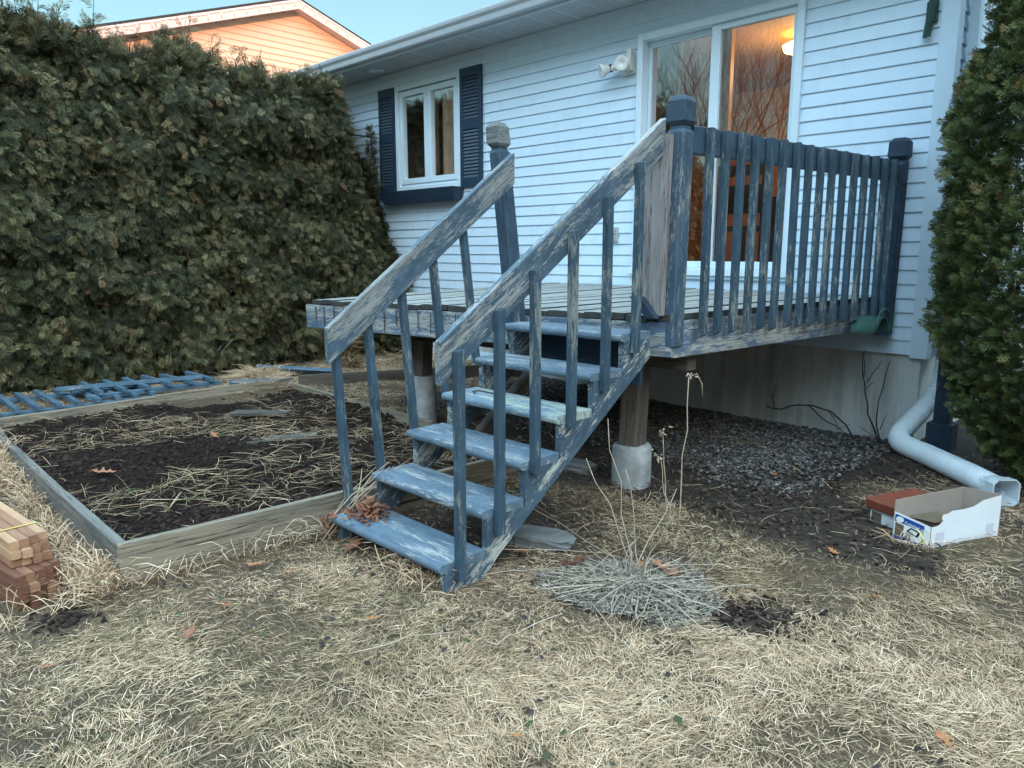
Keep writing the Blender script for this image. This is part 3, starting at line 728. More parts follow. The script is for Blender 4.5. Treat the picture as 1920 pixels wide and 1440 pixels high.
mb.build('decking', ['deckwood', 'deckend'], deck, 0.0)
# rim joists
rz = .10
mb = MB(); mb.beam(FL + V3((-.08, -.015, -.135)), FR + V3((0.0, -.0, -.13)), .185, .04, (0, 0, 1), ch=.003); # rust runs below the nails
d = (FR - FL); L = np.linalg.norm(d); d /= L; nn = np.cross(d, V3((0, 0, 1)));
for k in range(21):
    s_ = .06 + k * .122 + rng.uniform(-.01, .01)
    if s_ > L - .9: break
    c = FL + d * s_ + V3((0, 0, -.05)) + nn * .037
    w = rng.uniform(.009, .016); h = rng.uniform(.09, .17)
    mb.add([c + d * -w * .5, c + d * w * .5, c + d * w * .35 + V3((0, 0, -h * .6)) , c + d * .004 + V3((0, 0, -h)), c - d * .004 + V3((0, 0, -h)), c - d * w * .4 + V3((0, 0, -h * .6))], [(0, 1, 2, 3, 4, 5)], None, 1)
M['rust'] = plain('rust_stain', (0.075, 0.045, 0.03), 0.9, 0.4, 60)
mb.build('rim_joist', ['rim', 'rust'], deck)
mb = MB(); mb.beam(FR + V3((-.022, .02, -.13)), BR + V3((-.022, 0, -.13)), .20, .04, (0, 0, 1), ch=.003); mb.build('rim_joist', 'rim', deck)
mb = MB(); mb.beam(FL + V3((.02, .03, -.135)), BL + V3((.02, 0, -.135)), .185, .04, (0, 0, 1)); mb.build('rim_joist', 'rim', deck)
mb = MB()
for k in range(1, 8):
    t = k / 8; mb.beam(FL + (FR - FL) * t + V3((0, .05, -.13)), BL + (BR - BL) * t + V3((0, 0, -.13)), .17, .038, (0, 0, 1))
mb.build('floor_joists', 'postwood', deck)
mb = MB(); mb.beam((-5.3, 3.62, .80), (-2.25, 3.66, .82), .16, .09, (0, 0, 1)); mb.build('support_beam', 'postwood', deck)
# support posts on concrete piers
for (x, y, zt) in ((-2.60, 3.60, .74), (-4.65, 3.60, .72)):
    mb = MB(); zb = .26 if x > -3 else .44
    mb.beam((x, y, zb), (x + .01, y + .01, zt), .13, .13, (1, .1, 0), ch=.012); mb.build('support_post', 'postwood', deck)
    mb = MB(); r_ = .118
    pts = [(r_ * .2, zb - .002), (r_ * .93, zb - .004), (r_, zb - .02), (r_ * 1.01, zb - .12), (r_ * 1.0, -.05)]
    mb.lathe([(p, q) for p, q in pts], (x, y, 0), (0, 0, 1), 22); mb.build('concrete_pier', 'pier', deck)

# newels: square post with a notched neck and a chamfered cap block
def newel(base, top_c, w, neck_z, cap_h, mat, capmat, capw):
    """post from base (xyz centre) to top; axis may lean"""
    b, t = V3(base), V3(top_c); a = (t - b) / np.linalg.norm(t - b)
    m = MB(); zt = neck_z
    m.beam(b, b + a * (zt - b[2]) / a[2], w, w, (1, 0, 0), ch=.008)
    q = b + a * (zt - b[2]) / a[2]
    # shoulder pyramid + neck
    def ring(c, h): return [c + V3((sx * h, sy * h, 0)) for sx, sy in ((-1, -1), (1, -1), (1, 1), (-1, 1))]
    h = w / 2
    vs = ring(q, h * .985) + ring(q + a * .02, h * .72) + ring(q + a * .04, h * .72)
    fs = [(i + 4 * k, (i + 1) % 4 + 4 * k, (i + 1) % 4 + 4 * (k + 1), i + 4 * (k + 1)) for k in (0, 1) for i in range(4)] + [(8, 9, 10, 11)]
    m.add(vs, fs)
    post = m.build('newel_post', mat, deck)
    m = MB(); c0 = q + a * .034; hc = capw / 2
    vs = ring(c0, hc * .72) + ring(c0 + a * .022, hc) + ring(c0 + a * (.022 + cap_h * .78), hc * .96) + ring(c0 + a * (.022 + cap_h), hc * .62)
    fs = [(i + 4 * k, (i + 1) % 4 + 4 * k, (i + 1) % 4 + 4 * (k + 1), i + 4 * (k + 1)) for k in range(3) for i in range(4)] + [(12, 13, 14, 15), (3, 2, 1, 0)]
    m.add(vs, fs); m.build('cap', capmat, post, 0.005)
    return post
n1 = newel((-2.235, 3.41, .905), (-2.215, 3.41, 2.2), .105, 1.995, .125, 'postblue', 'guard', .112)
mb = MB(); mb.beam((-2.325, 3.335, 1.07), (-2.308, 3.335, 1.985), .182, .042, (1, 0, 0), ch=.006); mb.build('newel_facing', 'newel', deck)
mb = MB()
P = [(-2.41, 1.165), (-2.335, 1.165), (-2.235, 1.055), (-2.30, 1.055)]
mb.prism([(p[0], p[1]) for p in P], 1, 3.27, 3.312); mb.build('facing_block', 'navy', deck, 0.003)
n2 = newel((-3.22, 3.245, .86), (-3.40, 3.245, 2.14), .095, 1.985, .125, 'guard', 'cap', .106)
n3 = newel((-1.945, 5.72, .81), (-1.93, 5.72, 2.15), .105, 1.995, .125, 'navy', 'navy', .125)
# guard rail with balusters outside
g0, g1 = V3((-2.185, 3.46, 1.965)), V3((-1.955, 5.68, 1.955))
mb = MB(); mb.beam(g0, g1, .14, .038, (0, 0, 1), ch=.004); guard = mb.build('guard_rail', 'guard', deck)
nb = 16
for k in range(nb):
    t = (k + .75) / (nb + .25)
    c = g0 + (g1 - g0) * t; c = c + V3((.040 + rng.uniform(-.002, .002), 0, 0))
    zb = .945 + rng.uniform(-.012, .012); lean = rng.uniform(-.006, .006)
    mb = MB(); mb.beam((c[0] + lean * .5, c[1] + lean, zb), (c[0], c[1], c[2] + .066 + rng.uniform(-.006, .003)), .038, .038, (0, 1, 0), cut0=(-.6, 0, 1), ch=.003)
    mb.build('baluster', 'baluster', guard)
mb = MB(); mb.beam((-1.885, 5.70, 1.86), (-1.883, 5.70, 2.02), .045, .035, (0, 1, 0), ch=.003); mb.build('rail_block', 'navy', guard)

# ------------------------------------------------------------------ stairs
st = thing('staircase', 'worn blue outdoor stairs with six open treads and peeling handrails', 'stairs', (-2.67, 2.4, 0))
RISE, RUN = .172, .2365; Y0 = 1.815; Z0 = .132; XR0, XL0 = -2.252, -3.09
def tread_poly(y, z, dep, th):
    p = [(y + dep, z), (y + .016, z)]
    for k in range(7):
        an = math.pi / 2 + k * math.pi / 7; rr = th / 2
        p.append((y + .018 + rr * .9 * math.cos(an), z - rr + rr * math.sin(an)))
    p += [(y + .02, z - th), (y + dep, z - th)]
    return p
for i in range(6):
    y, z = Y0 + RUN * i, Z0 + RISE * i
    m = MB(); poly = tread_poly(y, z, .255, .040); k = len(poly)
    tl = rng.uniform(-.004, .004); xl = XL0 + rng.uniform(-.012, .012)
    vs = [(xl, p[0], p[1] + tl) for p in poly] + [(XR0, p[0] + rng.uniform(-.001, .001), p[1] - tl) for p in poly]
    lc = [(0, p[0], p[1]) for p in poly] + [(.84, p[0], p[1]) for p in poly]
    m.add(vs, [tuple(range(k)), tuple(reversed(range(k, 2 * k)))] + [(j, k + j, k + (j + 1) % k, (j + 1) % k) for j in range(k)], lc)
    m.build('tread', 'tread_pale' if i == 3 else 'tread', st, 0.003)
def stringer(xa, xb, name='stringer'):
    pts = []; th = .040
    # saw-tooth top: riser face set back from the nosing
    top = []
    for i in range(6):
        y, z = Y0 + RUN * i + .035, Z0 + RISE * i - th - .001
        zb = z - RISE + th - .0 if i else -.02
        top += [(y, (Z0 + RISE * (i - 1) - th - .001) if i else -.02), (y, z)]
    top.append((Y0 + RUN * 5 + .255, Z0 + RISE * 5 - th - .001))
    low = [(3.262, .855), (2.16, .085), (2.04, -.02)]
    m = MB(); m.prism(top + low, 0, xa, xb)
    # grain runs along the slope
    ang = math.atan2(RISE, RUN)
    m.lc = [((v[1] * math.cos(ang) + v[2] * math.sin(ang)), -v[1] * math.sin(ang) + v[2] * math.cos(ang), v[0]) for v in m.v]
    return m.build(name, 'stringer', st, 0.002)
stringer(-2.292, -2.254); stringer(-3.086, -3.048)
mb = MB(); mb.box(-3.04, -2.30, 3.235, 3.262, .70, .98); mb.build('hanger_board', 'navy', st)
mb = MB(); mb.beam((-3.02, 2.62, .30), (-3.02, 3.2, .72), .06, .06, (0, -1, 1)); mb.build('stringer_brace', 'postwood', st)
# right handrail
def handrail(p0, p1, w, mat, name='handrail'):
    m = MB(); m.beam(p0, p1, w, .038, (0, 0, 1), cut0=(0, 1, 0), cut1=(0, 1, 0), ch=.003); return m.build(name, mat, st)
hr = handrail((-2.272, 1.842, .965), (-2.272, 3.33, 1.98), .142, 'rail_worn')
ys = [1.915, 2.14, 2.355, 2.605, 2.85, 3.095]
zt = [1.015, 1.165, 1.325, 1.495, 1.655, 1.83]; zb_ = [.055, .19, .42, .585, .73, .895]
for y, a, b in zip(ys, zb_, zt):
    m = MB(); m.beam((-2.231, y + rng.uniform(-.006, .006), a), (-2.232 , y + rng.uniform(-.004, .004), b), .039, .039, (0, 1, 0), ch=.003, cut1=(0, -.25, 1)); m.build('baluster', 'baluster', hr)
# left handrail, leaning out
hl = handrail((-3.135, 1.865, .955), (-3.195, 3.17, 1.875), .142, 'rail')
ysl = [1.93, 2.125, 2.345, 2.565, 2.79]
for i, y in enumerate(ysl):
    t = (y - 1.865) / 1.305
    xt = -3.135 - .06 * t - .038
    zt_ = .955 + .92 * t - .02; zb2 = [.10, .26, .44, .60, .78][i]
    m = MB(); m.beam((-3.112, y + .012, zb2), (xt, y, zt_ + .02), .038, .038, (0, 1, 0), ch=.003); m.build('baluster', 'baluster', hl)
# small things on the treads
mb = MB(); z = Z0 + RISE * 3 + .004
mb.tube([(-2.93, 2.63, z), (-2.985, 2.66, z), (-2.98, 2.70, z), (-2.9, 2.70, z), (-2.78, 2.69, z)], .004, 6); o = mb.build('steel_hook', 'steel'); tag(o, 'bent dark steel hook lying on the pale fourth tread', 'hook')

# ------------------------------------------------------------------ hose guide on the deck rim
hg = thing('hose_hanger', 'green curved metal hose hanger fixed to the deck rim by the corner post', 'hose hanger', (-1.9, 5.3, .9))
def arc(c, r, n, a0=0.0, a1=math.pi): return [(c[0] + r * math.cos(a0 + (a1 - a0) * k / n), c[1] + r * math.sin(a0 + (a1 - a0) * k / n)) for k in range(n + 1)]
def sweep_arc(cx, cy, cz, r, thick, x0, x1):
    o = arc((cy, cz), r, 14); i_ = arc((cy, cz), r - thick, 14)[::-1]
    m = MB(); m.prism(o + i_, 0, x0, x1, sm=False); return m
sweep_arc(0, 5.30, .865, .105, .006, -1.975, -1.80).build('hose_trough', 'green', hg)
mb = MB(); mb.tube([(-1.80, 5.30 - .115, .86)] + [(-1.80, p[0], p[1]) for p in arc((5.30, .90), .125, 14)[::-1]] + [(-1.80, 5.30 + .115, .86)], .007, 6); mb.build('end_loop', 'green', hg)

# ------------------------------------------------------------------ raised bed
bed = thing('raised_garden_bed', 'rectangular raised garden bed of weathered boards filled with dark soil', 'garden bed', (-4.8, 2.2, 0))
def bboard(p0, p1, w, mat, th=.04):
    m = MB(); m.beam(p0, p1, w, th, (0, 0, 1), ch=.004); m.build('board', mat, bed)
bboard((BX1, BY0 - .02, .128), (BX1 + .06, 2.06, .128), .13, 'bed'); bboard((BX1 + .003, BY0 - .01, .025), (BX1 + .06, 2.02, .025), .075, 'bed')
bboard((BX1 + .055, 2.04, .115), (BX1 + .10, 3.3, .115), .12, 'bed')
bboard((BX1 - .02, BY0, .108), (-4.2, BY0 + .02, .105), .17, 'bedgrey', .045); bboard((-4.2, BY0 + .022, .10), (-5.45, BY0 + .05, .115), .16, 'bedgrey', .045); bboard((-5.45, BY0 + .05, .11), (BX0, BY0 + .13, .125), .1, 'bedgrey')
bboard((BX0, BY0 + .1, .15), (BX0 - .05, 2.2, .16), .10, 'bed'); bboard((BX0 - .05, 2.2, .155), (BX0 - .08, BY1 + .06, .16), .12, 'bed')
bboard((BX0 - .02, BY1 + .02, .13), (-4.25, BY1 - .04, .115), .09, 'bed'); bboard((-4.25, BY1 - .03, .09), (BX1 + .1, BY1 + .02, .06), .10, 'bed')
o = MB(); o.beam((-6.42, 3.50, .16), (-5.55, 5.7, .15), .16, .045, (0, 0, 1), ch=.004); o = o.build('garden_beam', 'brownbeam'); tag(o, 'dark brown plank standing on edge beneath the deck, running from the garden bed to the house', 'plank')
# soil sheet with clods
xs = np.linspace(BX0 + .01, BX1 - .01, 150); ys_ = np.linspace(BY0 + .03, BY1 - .02, 120)
X, Y = np.meshgrid(xs, ys_, indexing='ij')
def soil_z(X, Y):
    edge = np.minimum(np.minimum(X - BX0, BX1 - X), np.minimum(Y - BY0, BY1 - Y))
    return .095 + .05 * ss((-X - 3.6) / 2.5) + .10 * (fbm(X * 1.6, Y * 1.6, 0, 41, 2) - .5) + .05 * (fbm(X * 6, Y * 6, 0, 43, 3) - .5) + .022 * (noise(X * 22, Y * 22, 0, 46) - .5) - .02 * ss((.08 - edge) / .08)
Z = soil_z(X, Y); i = np.arange(X.size).reshape(X.shape)
f = np.stack([i[:-1, :-1], i[1:, :-1], i[1:, 1:], i[:-1, 1:]], -1).reshape(-1, 4)
struct(fast_mesh('garden_soil', np.stack([X, Y, Z], -1).reshape(-1, 3), f, 'soil', smooth=True))

# ------------------------------------------------------------------ scattered meshes
def ico():
    bm = bmesh.new(); bmesh.ops.create_icosphere(bm, subdivisions=1, radius=1.0)
    v = np.array([p.co[:] for p in bm.verts]); f = np.array([[q.index for q in p.verts] for p in bm.faces]); bm.free(); return v, f
ICO = ico()
def stones(name, x, y, z, size, mat, tint, flat=.65, kind='stuff'):
    v, f = ICO; n = len(x); k = len(v)
    sc = size[:, None] * rng.uniform(.65, 1.25, (n, 3)); sc[:, 2] *= flat
    an = rng.uniform(0, 6.28, n); c, s_ = np.cos(an), np.sin(an)
    jit = 1 + rng.uniform(-.22, .22, (n, k, 1))
    p = v[None] * jit * sc[:, None, :]
    q = np.stack([p[..., 0] * c[:, None] - p[..., 1] * s_[:, None], p[..., 0] * s_[:, None] + p[..., 1] * c[:, None], p[..., 2]], -1)
    q += np.stack([x, y, z], -1)[:, None, :]
    F = (f[None] + (np.arange(n) * k)[:, None, None]).reshape(-1, 3)
    return struct(fast_mesh(name, q.reshape(-1, 3), F, mat, np.repeat(tint, k)), kind)
# gravel below the deck
n = 17000
x = rng.uniform(-5.4, -1.75, n * 2); y = rng.uniform(3.55, 5.83, n * 2)
keep = rng.uniform(0, 1, n * 2) < ss((y - 3.6 - .5 * noise(x * 1.5, y * 1.5, 0, 51)) / .7) * (0.35 + .65 * ss((-1.9 - x) / .5))
x, y = x[keep], y[keep]
stones('gravel', x, y, ground_z(x, y) + .004 + .012 * rng.uniform(0, 1, len(x)), rng.uniform(.005, .015, len(x)) * (1 + .7 * (rng.uniform(0, 1, len(x)) > .94)), 'stone', np.clip(rng.normal(.42, .25, len(x)), 0, 1))
# clods on the soil
n = 12000
x = rng.uniform(BX0 + .06, BX1 - .06, n); y = rng.uniform(BY0 + .06, BY1 - .06, n)
stones('soil_clods', x, y, soil_z(x, y) + .003, rng.uniform(.003, .014, n) * (1 + (rng.uniform(0, 1, n) > .97) * 1.2), 'clod', rng.uniform(0, 1, n), .8)
# loose earth in the bare patches
n = 1500
x = rng.uniform(-2.2, -.7, n); y = rng.uniform(2.2, 5.6, n); k = bare(x, y) > .6; x, y = x[k], y[k]
x2 = np.concatenate([x, rng.normal(-1.24, .12, 260), rng.normal(-3.09, .06, 90)]); y2 = np.concatenate([y, rng.normal(2.56, .09, 260), rng.normal(.67, .05, 90)])
stones('loose_earth', x2, y2, ground_z(x2, y2) + .006, rng.uniform(.004, .013, len(x2)), 'clod', rng.uniform(.2, 1, len(x2)), .8)

def blades(name, x, y, z, ang, length, width, lift, curl, tint, mat, kind='stuff', segs=3, tiplift=None, parent=None):
    """curved flat ribbons; all arguments are arrays"""
    n = len(x); t = np.linspace(0, 1, segs + 1)
    a = ang[:, None] + curl[:, None] * (t[None] - .3)
    step = length[:, None] / segs
    dx = np.cumsum(np.concatenate([np.zeros((n, 1)), (np.cos(a) * step)[:, :-1]], 1), 1); dy = np.cumsum(np.concatenate([np.zeros((n, 1)), (np.sin(a) * step)[:, :-1]], 1), 1)
    hz = lift[:, None] * np.sin(t[None] * math.pi * .62) * length[:, None]
    if tiplift is not None: hz = hz + tiplift[:, None] * t[None] ** 2
    px = x[:, None] + dx; py = y[:, None] + dy; pz = z[:, None] + hz
    w = width[:, None] * np.array([.8] + [1.0] * (segs - 1) + [.25])[None] * .5
    roll = rng.uniform(-.7, .7, n)[:, None]
    nx, ny = -np.sin(a) * np.cos(roll), np.cos(a) * np.cos(roll); nz = np.sin(roll) * np.ones_like(a)
    A = np.stack([px - nx * w, py - ny * w, pz - nz * w], -1); B = np.stack([px + nx * w, py + ny * w, pz + nz * w], -1)
    v = np.stack([A, B], 2).reshape(-1, 3); m = 2 * (segs + 1)
    fb = np.array([[2 * k, 2 * k + 1, 2 * k + 3, 2 * k + 2] for k in range(segs)])
    f = (fb[None] + (np.arange(n) * m)[:, None, None]).reshape(-1, 4)
    o = fast_mesh(name, v, f, mat, np.repeat(tint, m), parent)
    if kind: struct(o, kind)
    return o
def inside_bed(x, y, e=0.0): return (x > BX0 - e) & (x < BX1 + e + .08) & (y > BY0 - e) & (y < BY1 + e)
def field(n, r0, r1, p, spread=.86):
    """points in front of the camera, denser near it"""
    u = rng.uniform(0, 1, n); q = 2 - p
    r = (r0 ** q + u * (r1 ** q - r0 ** q)) ** (1 / q)
    th = R(135.24) + rng.uniform(-spread, spread, n)   # heading measured from +X
    return r * np.cos(th), r * np.sin(th), r
def lawn():
    x, y, r = field(880000, 1.25, 13.0, 1.2)
    xe, ye = rng.uniform(-3.2, 3.0, 120000), rng.uniform(-2.2, 4.2, 120000)   # the turf round the photographer's feet
    re_ = np.hypot(xe, ye); ae = np.abs((np.arctan2(ye, xe) - R(135.24) + math.pi) % (2 * math.pi) - math.pi)
    kk = (re_ < 1.25) | (ae > .86); x = np.concatenate([x, xe[kk]]); y = np.concatenate([y, ye[kk]]); r = np.concatenate([r, np.maximum(re_[kk], 2.0)])
    d = 1 - bare(x, y)
    clump = noise(x * 2.6, y * 2.6, 0, 61)
    dens = d * (0.22 + .78 * ss((.55 * clump + .45 * noise(x * 7, y * 7, 0, 62) - .30) / .30))
    dens = np.where(np.hypot((x + 1.74) / .36, (y - 2.40) / .33) < 1, dens * .25, dens)
    k = (rng.uniform(0, 1, len(x)) < dens) & ~((x < -3.22) & (y > .45) & (y < .8)) & ~inside_bed(x, y, .015) & (y < WY - .03) & (x > -8.9)
    x, y, r = x[k], y[k], r[k]; n = len(x)
    flow = 2.4 + 3.2 * (noise(x * .8, y * .8, 0, 63) - .5) + 3.6 * (noise(x * 3.1, y * 3.1, 0, 64) - .5)
    ang = flow + rng.normal(0, .85, n) + math.pi * (rng.uniform(0, 1, n) < .35)
    tuft = noise(x * 4.2, y * 4.2, 0, 66)
    L = rng.uniform(.02, .072, n) * (0.8 + .5 * clump[k])
    wd = rng.uniform(.0011, .0024, n) * (1 + .10 * np.clip(r - 3, 0, 8))
    lift = np.abs(rng.normal(0, .09, n)) + .06 * tuft
    z = ground_z(x, y) + rng.uniform(-.003, .010, n) + .020 * ss((tuft - .5) / .3) * rng.uniform(0, 1, n)
    pale = noise(x * 1.6, y * 1.6, 0, 67)
    tint = np.clip(rng.normal(.58, .19, n) + .36 * (pale - .5) + .22 * (noise(x * 9, y * 9, 0, 68) - .5), .24, 1)
    green = rng.uniform(0, 1, n) < .045 + .20 * ss((noise(x * 1.3, y * 1.3, 0, 69) - .55) / .2) + .22 * ss((-x - 6.9) / 1.0)
    tint = np.where(green, rng.uniform(.12, .22, n), tint)
    dead = rng.uniform(0, 1, n) < .10 + .1 * ss((.4 - clump[k]) / .2)
    tint = np.where(dead & ~green, rng.uniform(.0, .30, n), tint)
    blades('dry_lawn', x, y, z, ang, L, wd, lift, rng.normal(0, .38, n), tint, 'grass', segs=2)
    # taller tufts hugging the boards of the bed, the stair foot and other edges
    def edge(p0, p1, n, spr):
        t = rng.uniform(0, 1, n); return p0[0] + (p1[0] - p0[0]) * t + rng.normal(0, spr, n), p0[1] + (p1[1] - p0[1]) * t + rng.normal(0, spr, n)
    parts = [edge((BX1 + .07, BY0), (BX1 + .12, 2.0), 170, .02), edge((BX1, BY0 - .06), (-5.4, BY0 - .04), 1500, .05), edge((-5.3, BY0), (BX0, BY0 + .06), 2600, .09),
             edge((BX1 + .05, BY0 - .1), (BX1 - .15, BY0 - .1), 500, .06), edge((-6.5, 3.2), (-7.2, 3.6), 900, .10), edge((-1.15, 3.74), (-.95, 3.74), 60, .015), edge((-2.35, 1.85), (-2.7, 1.9), 200, .06),
             edge((-3.15, .40), (-3.2, .8), 60, .03), edge((-6.3, 5.6), (-7.5, 5.6), 900, .12)]
    x = np.concatenate([p[0] for p in parts]); y = np.concatenate([p[1] for p in parts]); n = len(x)
    k = ~inside_bed(x, y, -.03); x, y = x[k], y[k]; n = len(x)
    ang = rng.uniform(0, 6.28, n); L = rng.uniform(.06, .19, n)
    blades('edge_grass', x, y, ground_z(x, y) + .004, ang, L, rng.uniform(.002, .004, n), rng.uniform(.2, .75, n), rng.normal(0, 1.0, n),
           np.where(rng.uniform(0, 1, n) < .07, rng.uniform(.12, .2, n), np.clip(rng.normal(.66, .16, n), .27, 1)), 'grass')
    # straw lying on the soil of the bed
    n = 4600; x = rng.uniform(BX0 + .1, BX1 - .1, n); y = rng.uniform(BY0 + .06, BY1 - .06, n)
    dn = noise(x * 1.5 + 3, y * 1.1, 0, 71); e = np.minimum(np.minimum(x - BX0, BX1 - x), np.minimum(y - BY0, BY1 - y))
    k = rng.uniform(0, 1, n) < np.clip(.02 + .9 * ss((dn - .55) / .2) + .6 * ss((.25 - e) / .25), 0, 1)
    x, y = x[k], y[k]; n = len(x)
    blades('bed_straw', x, y, soil_z(x, y) + rng.uniform(.006, .03, n), rng.normal(.6, 1.1, n) + 3.14 * rng.integers(0, 2, n), rng.uniform(.06, .24, n), rng.uniform(.0015, .0033, n), np.abs(rng.normal(0.03, .12, n)), rng.normal(0, .9, n),
           np.where(rng.uniform(0, 1, n) < .04, 1.0, np.clip(rng.normal(.44, .22, n), 0, .94)), 'straw', segs=4)
    # leaf litter under deck and stairs
    n = 15000; x = rng.uniform(-4.9, -.8, n); y = rng.uniform(1.9, 5.75, n)
    k = (rng.uniform(0, 1, n) < bare(x, y) * (.35 + .65 * ss((4.6 - y) / 1.0))) & ~inside_bed(x, y, .02); x, y = x[k], y[k]; n = len(x)
    blades('leaf_litter', x, y, ground_z(x, y) + rng.uniform(.004, .03, n), rng.uniform(0, 6.28, n), rng.uniform(.015, .045, n), rng.uniform(.004, .013, n), np.abs(rng.normal(.1, .2, n)), rng.normal(0, .8, n), np.clip(rng.normal(.45, .25, n), 0, 1), 'litter', segs=2)
    n = 1500; x = rng.uniform(-4.5, -.6, n); y = rng.uniform(2.4, 5.3, n)
    k = rng.uniform(0, 1, n) < np.clip(bare(x, y), 0, 1) * (.2 + .6 * noise(x * 2, y * 2, 0, 77)); x, y = x[k], y[k]; k = ~inside_bed(x, y, .02); x, y = x[k], y[k]; n = len(x)
    blades('sparse_straw', x, y, ground_z(x, y) + rng.uniform(.01, .03, n), rng.uniform(0, 6.28, n), rng.uniform(.08, .22, n), rng.uniform(.002, .0035, n), np.abs(rng.normal(.05, .15, n)), rng.normal(0, 1.1, n), np.clip(rng.normal(.45, .2, n), 0, .94), 'straw')
    # clover and ivy leaves in the turf
    x, y, r = field(1200, 1.4, 6.5, 1.0); k = (rng.uniform(0, 1, len(x)) < ss((noise(x * 1.9, y * 1.9, 0, 79) - .42) / .2)) & ~inside_bed(x, y, .05); x, y = x[k], y[k]; n = len(x)
    blades('ground_ivy', x, y, ground_z(x, y) + rng.uniform(.016, .035, n), rng.uniform(0, 6.28, n), rng.uniform(.012, .03, n), rng.uniform(.012, .026, n), rng.uniform(0, .3, n), rng.normal(0, .5, n), rng.uniform(0, 1, n), 'clover', segs=2)
lawn()

# ------------------------------------------------------------------ dried perennial
pl_ = thing('dried_perennial', 'flattened grey dead plant with straw stalks fanning over the lawn', 'plant', (-1.68, 2.42, 0))
n = 6500; an = rng.uniform(0, 6.28, n); rr = .34 * rng.uniform(0, 1, n) ** .7 * (.75 + .5 * noise(np.cos(an) * 2, np.sin(an) * 2, 0, 57))
x = -1.74 + rr * np.cos(an) * 1.0; y = 2.40 + rr * np.sin(an) * .9
sx, sy = -1.68 + 0, 2.42
z = ground_z(x, y) + .012 + .025 * np.exp(-(rr / .2) ** 2) * rng.uniform(.0, 1, n) + rng.uniform(-.004, .012, n)
blades('dead_leaves', x, y, z, an + rng.normal(0, 1.3, n), rng.uniform(.012, .05, n), rng.uniform(.0022, .007, n), np.abs(rng.normal(.03, .12, n)), rng.normal(0, 1.6, n), np.clip(rng.normal(.52, .25, n), 0, 1), 'greyplant', None, parent=pl_, segs=2)
n = 130; an = rng.uniform(0, 6.28, n); rr = np.abs(rng.normal(0, .15, n))
x = -1.73 + rr * np.cos(an); y = 2.43 + rr * np.sin(an)
blades('dead_stems', x, y, ground_z(x, y) + .018 + rng.uniform(0, .025, n), an + rng.normal(0, .6, n), rng.uniform(.08, .30, n), rng.uniform(.0025, .0045, n), rng.uniform(.0, .06, n), rng.normal(0, .35, n), np.clip(rng.normal(.8, .15, n), 0, 1), 'greyplant', None, segs=5, parent=pl_)
def stem(pts, r0, r1, mat='stalk', name='stalk', parent=None):
    m = MB(); k = len(pts); m.tube(pts, list(np.linspace(r0, r1, k)), 5); return m.build(name, mat, parent)
def bend(p0, p1, k=5, wob=.015, sag=0.0):
    p0, p1 = V3(p0), V3(p1); o = []
    for i in range(k + 1):
        t = i / k; q = p0 + (p1 - p0) * t + rng.normal(0, wob, 3) * (0 < i < k) * V3((1, 1, .5)); q[2] += sag * math.sin(math.pi * t); o.append(q)
    return o
for tip in ((-1.97, 2.4, .53), (-1.92, 2.48, .70), (-1.87, 2.55, .47), (-1.72, 2.72, .38), (-1.66, 2.62, .30)):
    stem(bend((-1.74 + rng.uniform(-.05, .05), 2.5 + rng.uniform(-.04, .04), .03), tip, 5, .008), .0028, .0016, parent=pl_)
for a, b in (((-2.34, 2.13, .075), (-1.96, 2.55, .06)), ((-2.85, 2.72, .12), (-1.92, 2.55, .05)), ((-2.2, 2.0, .05), (-1.9, 2.36, .05)), ((-1.95, 2.77, .08), (-1.83, 2.12, .07)), ((-1.72, 2.14, .05), (-1.12, 1.82, .03)), ((-1.59, 2.43, .07), (-1.32, 2.32, .05)), ((-1.52, 2.30, .06), (-1.31, 2.09, .04)), ((-1.71, 2.59, .06), (-1.37, 2.87, .07)), ((-1.9, 2.2, .05), (-1.7, 2.35, .08)), ((-1.6, 2.4, .08), (-1.45, 2.05, .03))):
    stem(bend(a, b, 5, .010, .012), .0022, .0014, parent=pl_)
for i, (a, b) in enumerate((((-1.80, 1.66, .04), (-1.69, 1.82, .045)), ((-2.09, 1.25, .035), (-1.90, 1.62, .055)))):
    o = stem(bend(a, b, 5, .012, .012), .003, .002, name='fallen_stalk'); tag(o, ['short pale stalk lying on the lawn in front of the dead plant', 'long pale stalk lying across the lawn before the stairs'][i], 'stalk', 'stalks lying on the lawn')
# upright weeds behind the dead plant
for i, (b, t) in enumerate((((-1.95, 3.1, .0), (-1.93, 3.12, .80)), ((-2.08, 3.2, .0), (-2.12, 3.2, .48)), ((-2.0, 3.12, .0), (-2.03, 3.05, .40)))):
    w = thing('dry_weed', ['tallest thin dry weed with a hooked tip, standing before the gravel', 'short dry weed stalk left of the tallest weed', 'thin leaning dry weed between the other two weed stalks'][i], 'weed', b, 'dry weed stalks before the gravel')
    pts = bend(b, t, 6, .008)
    if i == 0: pts += [V3(t) + V3((.03, .02, .02)), V3(t) + V3((.05, .04, -.03)), V3(t) + V3((.055, .04, -.09))]
    stem(pts, .004, .002, parent=w)
    mm = MB()
    for q in range(6):
        c = V3(t) + rng.normal(0, .015, 3); mm.tube([c, c + rng.normal(0, .012, 3)], [.006, .002], 5)
    mm.build('seed_head', 'stalk', w)

